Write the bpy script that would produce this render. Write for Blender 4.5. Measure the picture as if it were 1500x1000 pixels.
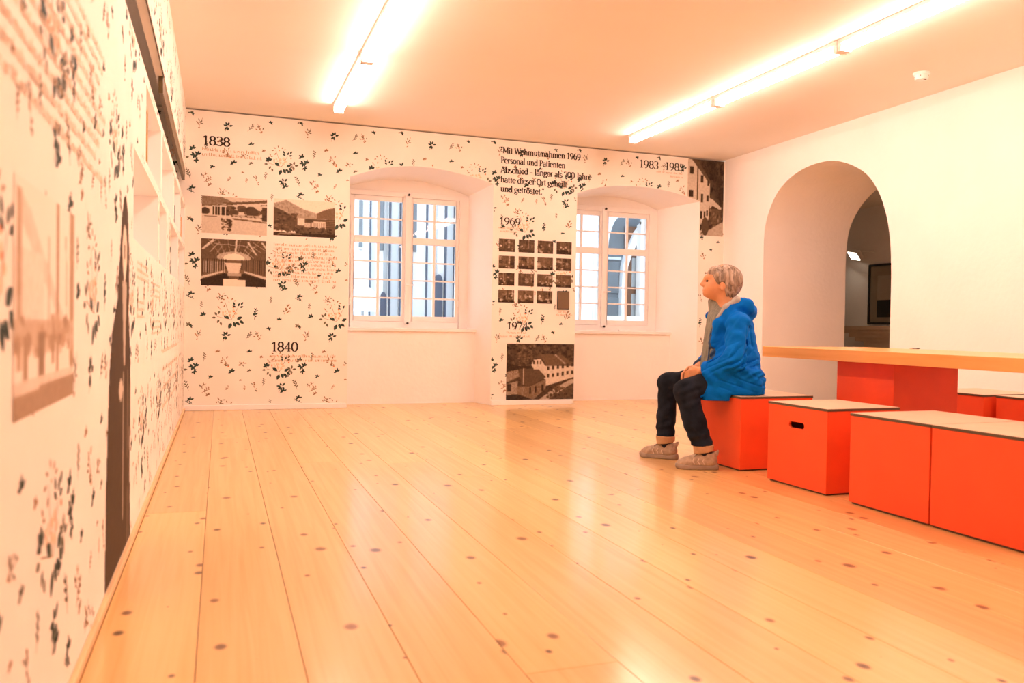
import bpy, bmesh, math, random
import numpy as np
from mathutils import Matrix, Vector

for _o in list(bpy.data.objects):
    bpy.data.objects.remove(_o)
SC = bpy.context.scene
COL = SC.collection
rnd = random.Random(7)

# ------------------------------------------------------------------ camera
YAW, PITCH, ROLL = 0.34448, -0.01895, 0.01613
CAM = Vector((0.3171, 0.0, 0.8513))
_f = Vector((math.sin(YAW) * math.cos(PITCH), math.cos(YAW) * math.cos(PITCH), math.sin(PITCH)))
_r = Vector((math.cos(YAW), -math.sin(YAW), 0))
_u = _r.cross(_f)
_r2 = _r * math.cos(ROLL) + _u * math.sin(ROLL)
_u2 = -_r * math.sin(ROLL) + _u * math.cos(ROLL)
cd = bpy.data.cameras.new('camera')
cd.sensor_width = 36.0
cd.lens = 1193.24 / 1500 * 36
cd.clip_start = 0.02
cd.dof.use_dof = True
cd.dof.focus_distance = 6.6
cd.dof.aperture_fstop = 3.0
cam = bpy.data.objects.new('camera', cd)
M = Matrix((_r2, _u2, -_f)).transposed().to_4x4()
M.translation = CAM
cam.matrix_world = M
COL.objects.link(cam)
SC.camera = cam

# ------------------------------------------------------------------ world, exposure
W = bpy.data.worlds.new('sky'); SC.world = W
W.use_nodes = True
_bg = W.node_tree.nodes['Background']
_bg.inputs[0].default_value = (0.80, 0.90, 1.0, 1)
_bg.inputs[1].default_value = 1.3
LAMP_COLOR = (1.0, 0.70, 0.58)
LAMP_POWER = 13.0
vs = SC.view_settings
vs.view_transform = 'Standard'
try: vs.look = 'None'
except Exception: pass
vs.exposure = 1.82
vs.gamma = 1.0
vs.use_curve_mapping = False
SC.cycles.use_denoising = True
SC.cycles.max_bounces = 9
SC.cycles.diffuse_bounces = 7
SC.cycles.sample_clamp_indirect = 6.0

# room dimensions (metres)
D, RW, H = 8.287, 5.94, 2.854       # back wall y, right wall x, ceiling height
YN = -2.8                            # near wall

# ------------------------------------------------------------------ material helpers
def nt(name):
    m = bpy.data.materials.new(name); m.use_nodes = True
    t = m.node_tree; b = t.nodes['Principled BSDF']
    return m, t, b
def N(t, typ, **kw):
    n = t.nodes.new(typ)
    for k, v in kw.items():
        if k.startswith('i_'): n.inputs[k[2:].replace('_', ' ')].default_value = v
        else: setattr(n, k, v)
    return n
def setspec(b, v):
    for k in ('Specular IOR Level', 'Specular'):
        if k in b.inputs: b.inputs[k].default_value = v; return
def pm(name, c, rough=0.6, var=0.06, scale=6.0, bump=0.0, bscale=60.0, spec=0.4, metal=0.0, stretch=(1, 1, 1)):
    """plain material: colour with a little noise variation and fine bump"""
    m, t, b = nt(name)
    b.inputs['Roughness'].default_value = rough
    b.inputs['Metallic'].default_value = metal
    setspec(b, spec)
    tc = N(t, 'ShaderNodeTexCoord')
    mp = N(t, 'ShaderNodeMapping'); mp.inputs['Scale'].default_value = stretch
    t.links.new(tc.outputs['Object'], mp.inputs['Vector'])
    no = N(t, 'ShaderNodeTexNoise'); no.inputs['Scale'].default_value = scale; no.inputs['Detail'].default_value = 4
    t.links.new(mp.outputs[0], no.inputs['Vector'])
    r = N(t, 'ShaderNodeValToRGB')
    r.color_ramp.elements[0].position = 0.3; r.color_ramp.elements[1].position = 0.7
    r.color_ramp.elements[0].color = tuple(max(0, x * (1 - var)) for x in c) + (1,)
    r.color_ramp.elements[1].color = tuple(min(1, x * (1 + var)) for x in c) + (1,)
    t.links.new(no.outputs['Fac'], r.inputs[0])
    t.links.new(r.outputs[0], b.inputs['Base Color'])
    if bump:
        n2 = N(t, 'ShaderNodeTexNoise'); n2.inputs['Scale'].default_value = bscale; n2.inputs['Detail'].default_value = 3
        t.links.new(mp.outputs[0], n2.inputs['Vector'])
        bp = N(t, 'ShaderNodeBump'); bp.inputs['Strength'].default_value = bump; bp.inputs['Distance'].default_value = 0.01
        t.links.new(n2.outputs['Fac'], bp.inputs['Height'])
        t.links.new(bp.outputs[0], b.inputs['Normal'])
    return m
def em(name, c, s):
    m, t, b = nt(name)
    b.inputs['Base Color'].default_value = (0.9, 0.9, 0.9, 1)
    b.inputs['Emission Color'].default_value = c + (1,)
    b.inputs['Emission Strength'].default_value = s
    return m
def attr_mat(name, rough=0.7):
    """printed picture: reads the print colours stored on the mesh"""
    m, t, b = nt(name)
    a = N(t, 'ShaderNodeAttribute'); a.attribute_name = 'print'
    b.inputs['Roughness'].default_value = rough; setspec(b, 0.2)
    no = N(t, 'ShaderNodeTexNoise'); no.inputs['Scale'].default_value = 260
    tc = N(t, 'ShaderNodeTexCoord'); t.links.new(tc.outputs['Object'], no.inputs['Vector'])
    mx = N(t, 'ShaderNodeMixRGB', blend_type='MULTIPLY'); mx.inputs[0].default_value = 0.0
    t.links.new(a.outputs['Color'], mx.inputs[1]); t.links.new(no.outputs['Fac'], mx.inputs[2])
    t.links.new(mx.outputs[0], b.inputs['Base Color'])
    return m
def glass_mat():
    m, t, b = nt('window_glass')
    t.nodes.remove(b)
    out = t.nodes['Material Output']
    fr = N(t, 'ShaderNodeFresnel'); fr.inputs['IOR'].default_value = 1.5
    tr = N(t, 'ShaderNodeBsdfTransparent'); tr.inputs[0].default_value = (0.95, 0.97, 0.97, 1)
    gl = N(t, 'ShaderNodeBsdfGlossy'); gl.inputs['Roughness'].default_value = 0.01
    no = N(t, 'ShaderNodeTexNoise'); no.inputs['Scale'].default_value = 5
    tc = N(t, 'ShaderNodeTexCoord'); t.links.new(tc.outputs['Object'], no.inputs['Vector'])
    bp = N(t, 'ShaderNodeBump'); bp.inputs['Strength'].default_value = 0.06; bp.inputs['Distance'].default_value = 0.02
    t.links.new(no.outputs['Fac'], bp.inputs['Height']); t.links.new(bp.outputs[0], gl.inputs['Normal'])
    mx = N(t, 'ShaderNodeMixShader')
    t.links.new(fr.outputs[0], mx.inputs[0]); t.links.new(tr.outputs[0], mx.inputs[1]); t.links.new(gl.outputs[0], mx.inputs[2])
    t.links.new(mx.outputs[0], out.inputs[0])
    return m
def pine_mat(name, base, dark, rough, knots=True, along='Y', coat=0.0):
    m, t, b = nt(name)
    tc = N(t, 'ShaderNodeTexCoord'); L = t.links.new
    vec = tc.outputs['Object']
    oi = N(t, 'ShaderNodeObjectInfo')
    ad = N(t, 'ShaderNodeVectorMath', operation='MULTIPLY_ADD')
    ad.inputs[1].default_value = (1, 1, 1)
    cmb = N(t, 'ShaderNodeCombineXYZ')
    mu = N(t, 'ShaderNodeMath', operation='MULTIPLY'); mu.inputs[1].default_value = 37.0
    L(oi.outputs['Random'], mu.inputs[0])
    for k in range(3): L(mu.outputs[0], cmb.inputs[k])
    L(vec, ad.inputs[0]); L(cmb.outputs[0], ad.inputs[2])
    # grain
    mp = N(t, 'ShaderNodeMapping')
    mp.inputs['Scale'].default_value = (38, 1.1, 20) if along == 'Y' else (1.1, 38, 20)
    L(ad.outputs[0], mp.inputs['Vector'])
    no = N(t, 'ShaderNodeTexNoise'); no.inputs['Scale'].default_value = 1.0; no.inputs['Detail'].default_value = 5; no.inputs['Distortion'].default_value = 0.6
    L(mp.outputs[0], no.inputs['Vector'])
    r = N(t, 'ShaderNodeValToRGB')
    r.color_ramp.elements[0].position = 0.25; r.color_ramp.elements[1].position = 0.62
    r.color_ramp.elements[0].color = tuple(dark) + (1,); r.color_ramp.elements[1].color = tuple(base) + (1,)
    L(no.outputs['Fac'], r.inputs[0])
    # per board tint
    mr = N(t, 'ShaderNodeMapRange'); mr.inputs['To Min'].default_value = 0.86; mr.inputs['To Max'].default_value = 1.04
    L(oi.outputs['Random'], mr.inputs['Value'])
    tint = N(t, 'ShaderNodeMixRGB', blend_type='MULTIPLY'); tint.inputs[0].default_value = 1
    L(r.outputs[0], tint.inputs[1]); L(mr.outputs[0], tint.inputs[2])
    col = tint.outputs[0]
    if knots:
        mp2 = N(t, 'ShaderNodeMapping'); mp2.inputs['Scale'].default_value = (5.2, 3.9, 0) if along == 'Y' else (3.9, 5.2, 0)
        L(ad.outputs[0], mp2.inputs['Vector'])
        vo = N(t, 'ShaderNodeTexVoronoi', voronoi_dimensions='2D'); vo.inputs['Scale'].default_value = 1.0
        L(mp2.outputs[0], vo.inputs['Vector'])
        sp = N(t, 'ShaderNodeSeparateColor'); L(vo.outputs['Color'], sp.inputs[0])
        rad = N(t, 'ShaderNodeMapRange'); rad.inputs['From Min'].default_value = 0.22; rad.inputs['To Min'].default_value = 0.0; rad.inputs['To Max'].default_value = 0.15
        L(sp.outputs[0], rad.inputs['Value'])
        mxr = N(t, 'ShaderNodeMath', operation='MAXIMUM'); mxr.inputs[1].default_value = 1e-4; L(rad.outputs[0], mxr.inputs[0])
        dv = N(t, 'ShaderNodeMath', operation='DIVIDE'); L(vo.outputs['Distance'], dv.inputs[0]); L(mxr.outputs[0], dv.inputs[1])
        kr = N(t, 'ShaderNodeValToRGB')
        e = kr.color_ramp.elements
        e[0].position = 0.0; e[0].color = (1, 1, 1, 1)
        e[1].position = 1.0; e[1].color = (0, 0, 0, 1)
        e.new(0.55).color = (0.8, 0.8, 0.8, 1); e.new(0.72).color = (0.25, 0.25, 0.25, 1)
        L(dv.outputs[0], kr.inputs[0])
        kc = N(t, 'ShaderNodeMixRGB'); kc.inputs[1].default_value = (0.26, 0.085, 0.012, 1); kc.inputs[2].default_value = (0.06, 0.022, 0.005, 1)
        L(sp.outputs[1], kc.inputs[0])
        km = N(t, 'ShaderNodeMixRGB'); L(kr.outputs[0], km.inputs[0]); L(col, km.inputs[1]); L(kc.outputs[0], km.inputs[2])
        col = km.outputs[0]
    L(col, b.inputs['Base Color'])
    b.inputs['Roughness'].default_value = rough
    setspec(b, 0.3)
    b.inputs['Coat Weight'].default_value = coat; b.inputs['Coat Roughness'].default_value = 0.17; b.inputs['Coat IOR'].default_value = 1.6
    bp = N(t, 'ShaderNodeBump'); bp.inputs['Strength'].default_value = 0.05; bp.inputs['Distance'].default_value = 0.004
    L(no.outputs['Fac'], bp.inputs['Height']); L(bp.outputs[0], b.inputs['Normal'])
    return m

MAT = {}
MAT['plaster'] = pm('lime_plaster', (0.86, 0.83, 0.80), 0.75, 0.02, 2.5, 0.25, 22)
MAT['ceiling'] = pm('ceiling_paint', (0.84, 0.80, 0.74), 0.8, 0.015, 1.5)
MAT['paper'] = pm('wallpaper_ground', (0.84, 0.79, 0.71), 0.7, 0.03, 3.0)
MAT['white'] = pm('white_paint', (0.84, 0.81, 0.79), 0.4, 0.02, 8.0, 0.05, 30)
MAT['niche'] = pm('white_lacquer', (0.88, 0.86, 0.84), 0.5, 0.01, 3.0)
MAT['glass'] = glass_mat()
MAT['floor'] = pine_mat('pine_plank', (0.80, 0.50, 0.195), (0.72, 0.42, 0.14), 0.45, coat=0.8)
MAT['gap'] = pm('subfloor_board', (0.45, 0.26, 0.11), 0.9)
MAT['table'] = pine_mat('pine_tabletop', (0.80, 0.42, 0.14), (0.66, 0.31, 0.08), 0.28, knots=False)
MAT['red'] = pm('orange_red_lacquer', (0.82, 0.090, 0.021), 0.42, 0.06, 5.0, 0.03, 40)
MAT['lid'] = pm('fibreboard_lid', (0.64, 0.45, 0.31), 0.45, 0.05, 8.0)
MAT['lidedge'] = pm('dark_lid_edge', (0.10, 0.07, 0.04), 0.6)
MAT['black'] = pm('black_plinth', (0.015, 0.012, 0.012), 0.7)
MAT['darkwood'] = pm('dark_rail', (0.13, 0.09, 0.035), 0.4, 0.2, 30)
MAT['lamp'] = em('lamp_diffuser', LAMP_COLOR, LAMP_POWER)
MAT['metalwhite'] = pm('white_enamel', (0.85, 0.84, 0.82), 0.35)
MAT['iron'] = pm('dark_iron', (0.06, 0.05, 0.045), 0.45, metal=0.7)
MAT['print'] = attr_mat('sepia_print')
MAT['ink'] = pm('black_ink', (0.03, 0.022, 0.018), 0.7)
MAT['inkfaint'] = pm('faint_tan_ink', (0.72, 0.50, 0.32), 0.7)
MAT['basewood'] = pm('pale_wood_strip', (0.78, 0.52, 0.28), 0.5)
MAT['inkpale'] = pm('pale_brown_ink', (0.56, 0.36, 0.20), 0.7)
MAT['leafdark'] = pm('leaf_dark_green', (0.022, 0.05, 0.040), 0.7, 0.4, 25)
MAT['leafgrey'] = pm('leaf_grey_green', (0.15, 0.14, 0.09), 0.7, 0.3, 25)
MAT['leafbrown'] = pm('leaf_brown', (0.32, 0.18, 0.09), 0.7, 0.3, 25)
MAT['leaforange'] = pm('flower_orange', (0.80, 0.22, 0.06), 0.7, 0.2, 25)
MAT['leafpink'] = pm('flower_blush', (0.84, 0.60, 0.42), 0.7, 0.1, 25)

# ------------------------------------------------------------------ mesh helpers
class MB:
    def __init__(s): s.v = []; s.f = []; s.m = []
    def box(s, x0, x1, y0, y1, z0, z1, mi=0):
        n = len(s.v)
        s.v += [(x0,y0,z0),(x1,y0,z0),(x1,y1,z0),(x0,y1,z0),(x0,y0,z1),(x1,y0,z1),(x1,y1,z1),(x0,y1,z1)]
        for q in ((0,3,2,1),(4,5,6,7),(0,1,5,4),(1,2,6,5),(2,3,7,6),(3,0,4,7)):
            s.f.append(tuple(n+i for i in q)); s.m.append(mi)
        return s
    def poly(s, pts, mi=0):
        n = len(s.v); s.v += [tuple(p) for p in pts]; s.f.append(tuple(range(n, n+len(pts)))); s.m.append(mi); return s
    def strip(s, a, b, mi=0):
        """ruled surface between two polylines"""
        n = len(s.v); k = len(a)
        s.v += [tuple(p) for p in a] + [tuple(p) for p in b]
        for i in range(k-1):
            s.f.append((n+i, n+i+1, n+k+i+1, n+k+i)); s.m.append(mi)
        return s
    def cyl(s, p, q, r0, r1=None, n=12, mi=0, caps=True):
        r1 = r0 if r1 is None else r1
        p, q = Vector(p), Vector(q); d = (q-p).normalized()
        a = d.orthogonal().normalized(); b = d.cross(a)
        k = len(s.v)
        for c, r in ((p, r0), (q, r1)):
            for i in range(n):
                t = 2*math.pi*i/n
                s.v.append(tuple(c + (a*math.cos(t)+b*math.sin(t))*r))
        for i in range(n):
            j = (i+1) % n
            s.f.append((k+i, k+j, k+n+j, k+n+i)); s.m.append(mi)
        if caps:
            s.f.append(tuple(k+i for i in reversed(range(n)))); s.m.append(mi)
            s.f.append(tuple(k+n+i for i in range(n))); s.m.append(mi)
        return s
    def tube(s, pts, r, n=6, mi=0):
        for a, b in zip(pts[:-1], pts[1:]): s.cyl(a, b, r, r, n, mi)
        return s
    def build(s, name, mats, parent=None, bevel=0, smooth=False):
        me = bpy.data.meshes.new(name)
        me.from_pydata(s.v, [], s.f)
        if not isinstance(mats, (list, tuple)): mats = [mats]
        for m in mats: me.materials.append(MAT[m] if isinstance(m, str) else m)
        me.polygons.foreach_set('material_index', s.m)
        if smooth: me.polygons.foreach_set('use_smooth', [True]*len(s.f))
        me.update()
        o = bpy.data.objects.new(name, me); COL.objects.link(o)
        if parent is not None: o.parent = parent
        if bevel:
            bm = bmesh.new(); bm.from_mesh(me)
            bmesh.ops.remove_doubles(bm, verts=bm.verts, dist=1e-6)
            bmesh.ops.bevel(bm, geom=bm.edges[:], offset=bevel, segments=2, affect='EDGES', profile=0.5)
            bm.to_mesh(me); bm.free()
        return o
def bx(name, x0, x1, y0, y1, z0, z1, mat, parent=None, bevel=0):
    return MB().box(x0,x1,y0,y1,z0,z1).build(name, mat, parent, bevel)
def tag(o, label, cat, group=None):
    o['label'] = label; o['category'] = cat
    if group: o['group'] = group
    return o
def struct(o, label=None):
    o['kind'] = 'structure'
    if label: o['label'] = label
    return o
def empty(name, loc=(0,0,0)):
    o = bpy.data.objects.new(name, None); COL.objects.link(o); o.location = loc; o.empty_display_size = 0.1
    return o
def local(o, parent):
    """parent o keeping its world coordinates (parent is an unrotated empty)"""
    o.parent = parent; o.matrix_parent_inverse = Matrix.Translation(parent.location).inverted()
    return o
def interp(x, pts):
    if x <= pts[0][0]: return pts[0][1]
    for (a, b), (c, d) in zip(pts[:-1], pts[1:]):
        if x <= c: return b + (d-b)*(x-a)/(c-a)
    return pts[-1][1]

# ================================================================== SETTING
# ---- floor: subfloor and single planks
fl = struct(bx('floor', -0.5, RW+1.2, YN, D+0.62, -0.08, -0.022, 'gap'), 'knotty pine plank floor')
BW = 0.2535
_plank_mesh = {}
row = 0; x = 0.0145
xs = [(-0.42, 0.0125)]
while x < RW + 0.02:
    xs.append((x, min(x+BW, RW+0.03))); x += BW
rp = random.Random(3)
for (a, b) in xs:
    y = YN + 0.002
    cuts = [rp.uniform(-1.5, 2.0), rp.uniform(3.5, 6.8)] if rp.random() < 0.5 else [rp.uniform(1.2, 5.5)]
    cuts = sorted(cuts) + [D+0.6]
    for c in cuts:
        w, ln = b-a-0.0016, c-y-0.0012
        m = MB().box(-w/2, w/2, -ln/2, ln/2, -0.022, 0.0)
        o = m.build('plank', 'floor', fl, bevel=0.0012)
        o.location = ((a+b)/2, (y+c)/2, 0)
        y = c
# threshold boards inside the arched passage and the room beyond
pas = MB()
for i in range(6):
    o = MB().box(-0.53, 0.53, -0.15, 0.15, -0.022, 0.0).build('plank', 'floor', fl, bevel=0.0012)
    o.location = (RW+0.565, 5.86+0.302*i, 0)
# ---- ceiling
struct(bx('ceiling', -0.5, RW+0.2, YN-0.1, D+0.1, H, H+0.12, 'ceiling'), 'smooth painted ceiling')

# ---- back wall with two arched window niches
YG = 8.82                             # window plane
YO = 9.12                             # outer face of the wall
A1 = [(1.531,2.325),(1.70,2.385),(1.86,2.437),(2.02,2.467),(2.19,2.483),(2.36,2.482),(2.52,2.466),(2.73,2.435),(2.90,2.402),(3.052,2.362)]
A2 = [(4.030,2.335),(4.15,2.378),(4.32,2.424),(4.50,2.450),(4.70,2.464),(4.88,2.462),(5.05,2.452),(5.20,2.435),(5.40,2.398),(5.600,2.345)]
def back_curve(F, xl, xr, zs, zc):
    n = len(F)
    out = []
    for i, (fx, fz) in enumerate(F):
        t = (fx-F[0][0])/(F[-1][0]-F[0][0])
        out.append((xl+(xr-xl)*t, zs+(zc-zs)*(1-(2*t-1)**2)))
    return out
HJ = H-0.014                           # top of the papered face, open joint above it
wb = MB()
def front_poly():
    # piers (material 0 = wallpaper)
    for (a, b) in ((-0.45, A1[0][0]), (A1[-1][0], A2[0][0]), (A2[-1][0], RW+0.02)):
        wb.poly([(a,D,0),(b,D,0),(b,D,HJ),(a,D,HJ)], 0)
    wb.poly([(-0.45,D,HJ),(RW+0.02,D,HJ),(RW+0.02,D+0.08,HJ),(-0.45,D+0.08,HJ)], 1)
    for A in (A1, A2):
        for (x0,z0),(x1,z1) in zip(A[:-1], A[1:]):
            wb.poly([(x0,D,z0),(x1,D,z1),(x1,D,HJ),(x0,D,HJ)], 0)
front_poly()
NB = [(1.545, 2.93, 2.30, 2.43), (4.02, 5.335, 2.30, 2.42)]   # back rim of each niche: xl, xr, spring, crown
for A, (xl, xr, zs, zc) in zip((A1, A2), NB):
    B = back_curve(A, xl, xr, zs, zc)
    fr = [(A[0][0],D,0)] + [(x,D,z) for x,z in A] + [(A[-1][0],D,0)]
    bk = [(xl,YG,0)] + [(x,YG,z) for x,z in B] + [(xr,YG,0)]
    mid = [tuple(p[i]*0.5+q[i]*0.5 for i in range(3)) for p,q in zip(fr,bk)]
    wb.strip(fr, mid, 1); wb.strip(mid, bk, 1)
    # tympanum above the frame
    for (x0,z0),(x1,z1) in zip(B[:-1], B[1:]):
        wb.poly([(x0,YG,z0),(x0,YG,2.285),(x1,YG,2.285),(x1,YG,z1)], 1)
# outer leaf of the wall
for (a, b) in ((-0.45,1.56),(2.88,4.0),(5.29,RW+0.02)):
    wb.box(a, b, YG+0.07, YO, 0, H, 1)
for (a, b) in ((1.56,2.88),(4.0,5.29)):
    wb.box(a, b, YG+0.07, YO, 2.25, H, 1); wb.box(a, b, YG+0.07, YO, 0, 0.83, 1)
wall_back = struct(wb.build('wall_back', ['paper', 'plaster']), 'back wall papered with leafy sprigs around two arched window niches')
# aprons below the windows, sills
for n, (x0, x1) in enumerate(((1.535, 2.99), (4.025, 5.455))):
    o = bx('apron', x0, x1, 8.625, YG+0.1, 0.0, 0.775, 'plaster', wall_back)
    o = bx('sill', x0, x1, 8.60, YG+0.05, 0.775, 0.812, 'white', wall_back, 0.006)
# baseboards of the papered piers and the dark joint under the ceiling
struct(bx('baseboard_back', -0.02, 1.519, D-0.03, D, 0, 0.05, 'white', None, 0.004), 'white baseboard below the papered pier in the corner')
struct(bx('baseboard_pier', 3.056, 3.998, D-0.03, D, 0, 0.05, 'white', None, 0.004), 'white baseboard below the papered pier between the windows')
struct(bx('trim_1', -0.45, RW, D+0.08, D+0.095, H-0.03, H, 'plaster'), 'back of the open joint between wallpaper and ceiling')

# ---- right wall with arched passage
AR = [(7.52,0),(7.52,1.2),(7.52,1.82),(7.495,2.02),(7.42,2.19),(7.29,2.345),(7.10,2.455),(6.87,2.518),(6.62,2.532),(6.42,2.505),(6.21,2.425),(6.02,2.305),(5.89,2.15),(5.80,1.97),(5.735,1.74),(5.705,1.45),(5.70,1.1),(5.70,0)]
ARI = [(7.50,0),(7.50,1.2),(7.50,1.72),(7.465,1.98),(7.37,2.16),(7.22,2.31),(7.03,2.42),(6.82,2.475),(6.62,2.49),(6.42,2.465),(6.22,2.39),(6.05,2.27),(5.92,2.12),(5.83,1.94),(5.765,1.72),(5.73,1.45),(5.72,1.1),(5.72,0)]
XB = 7.05
def smooth_curve(P, k=4):
    out = []
    n = len(P)
    for i in range(n-1):
        p0, p1, p2, p3 = P[max(i-1,0)], P[i], P[i+1], P[min(i+2,n-1)]
        for j in range(k):
            t = j/k
            out.append(tuple(0.5*((2*p1[c])+(-p0[c]+p2[c])*t+(2*p0[c]-5*p1[c]+4*p2[c]-p3[c])*t*t+(-p0[c]+3*p1[c]-3*p2[c]+p3[c])*t**3) for c in (0,1)))
    out.append(P[-1]); return out
def arch_wall(mb, x, prof, ya, yb, mi, ztop):
    pts = smooth_curve(prof[1:-1])
    pts = [(pts[0][0], 0)] + pts + [(pts[-1][0], 0)]
    top = max(range(len(pts)), key=lambda i: pts[i][1])
    mb.poly([(x,yb,0),(x,yb,ztop),(x,prof[0][0],ztop),(x,prof[0][0],0)], mi)
    mb.poly([(x,ya,0),(x,prof[-1][0],0),(x,prof[-1][0],ztop),(x,ya,ztop)], mi)
    for (a, b), (c, d) in zip(pts[:-1], pts[1:]):
        if abs(a-c) > 1e-5:
            mb.poly([(x,a,b),(x,a,ztop),(x,c,ztop),(x,c,d)], mi)
    return pts
wr = MB()
p1 = arch_wall(wr, RW, AR, YN, D, 0, H)
p2 = arch_wall(wr, XB, ARI, 3.0, 12.4, 0, 2.66)
e = 0.03
rim = [(RW, a, b) for a, b in p1]
mid = [(XB-0.02, a, b) for a, b in p2]
wr.strip(rim, mid, 0)
wr.strip(mid, [(XB, a, b) for a, b in p2], 0)
wall_right = struct(wr.build('wall_right', ['plaster'], smooth=False), 'thick white plastered wall with an arched passage')
for p in wall_right.data.polygons:
    if abs(p.normal.x) < 0.7: p.use_smooth = True
# ---- near wall behind the viewpoint
struct(bx('wall_near', -0.5, RW+0.2, YN-0.12, YN, 0, H, 'plaster'), 'white plaster wall at the near end of the room')

# ---- left wall: papered lining panel with niches, high slot and header
DEPTH = -0.30
LOW = [(3.455, 4.772), (4.87, 5.465), (5.95, 6.95), (7.10, 8.16)]
UPP = [(3.985, 4.945), (5.075, 6.215), (6.36, 7.26), (7.38, 8.18)]
LZ, UZ = (1.165, 1.515), (1.56, 1.90)
PT = 1.95                              # top of the lining panel
HB = 2.262                             # underside of header
wl = MB()
def panel_cells(holes, ys, zs, mi):
    for y0, y1 in zip(ys[:-1], ys[1:]):
        for z0, z1 in zip(zs[:-1], zs[1:]):
            cy, cz = (y0+y1)/2, (z0+z1)/2
            if any(a < cy < b and c < cz < d for a, b, c, d in holes): continue
            wl.poly([(0,y0,z0),(0,y0,z1),(0,y1,z1),(0,y1,z0)], mi)
holes = [(a,b)+LZ for a,b in LOW] + [(a,b)+UZ for a,b in UPP]
ys = sorted({YN, D} | {v for h in holes for v in h[:2]})
panel_cells(holes, ys, [0, LZ[0], LZ[1], UZ[0], UZ[1], PT], 0)
for (a, b, c, d) in holes:             # niche linings
    wl.poly([(0,a,c),(0,b,c),(DEPTH,b,c),(DEPTH,a,c)], 1)
    wl.poly([(0,a,d),(DEPTH,a,d),(DEPTH,b,d),(0,b,d)], 1)
    wl.poly([(0,b,c),(0,b,d),(DEPTH,b,d),(DEPTH,b,c)], 1)
    wl.poly([(0,a,c),(DEPTH,a,c),(DEPTH,a,d),(0,a,d)], 1)
    wl.poly([(DEPTH,a,c),(DEPTH,b,c),(DEPTH,b,d),(DEPTH,a,d)], 1)
wl.poly([(0,YN,PT),(-0.06,YN,PT),(-0.06,D,PT),(0,D,PT)], 2)
wl.poly([(-0.06,YN,PT),(-0.06,YN,1.92),(-0.06,D,1.92),(-0.06,D,PT)], 2)
wl.box(-0.045, 0, YN, D, HB, H, 0)     # header
wl.box(-0.52, -0.44, YN, D, 0, H, 2)   # old wall behind
wall_left = struct(wl.build('wall_left', ['paper', 'niche', 'plaster']), 'papered lining wall with two rows of niches and a high slot')
struct(bx('baseboard_left', 0, 0.014, YN, D-0.03, 0, 0.028, 'basewood', None, 0.003), 'narrow wooden baseboard along the papered lining wall')
struct(bx('trim_2', -0.03, -0.004, 5.15, 8.24, 2.165, HB, 'darkwood', None, 0.003), 'dark wooden rail under the header of the lining wall')
struct(bx('trim_3', -0.003, 0.003, YN, 5.15, HB-0.010, HB, 'darkwood'), 'dark edge under the header of the lining wall')

# ---- room beyond the arch
struct(bx('wall_far', 9.0, 9.1, 3.0, 12.4, 0, 2.62, 'plaster'), 'plastered wall of the room beyond the arch')
struct(bx('wall_beyond_end', XB, 9.0, 12.4, 12.5, 0, 2.62, 'plaster'), 'end wall of the room beyond the arch')
struct(bx('wall_beyond_near', XB, 9.0, 2.9, 3.0, 0, 2.62, 'plaster'), 'other end wall of the room beyond the arch')
struct(bx('ceiling_far', XB, 9.0, 3.0, 12.4, 2.62, 2.7, 'ceiling'), 'pale ceiling of the room beyond the arch')
struct(bx('floor_far', XB, 9.0, 3.0, 12.4, -0.05, -0.001, 'floor'), 'floor of the room beyond the arch')

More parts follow.
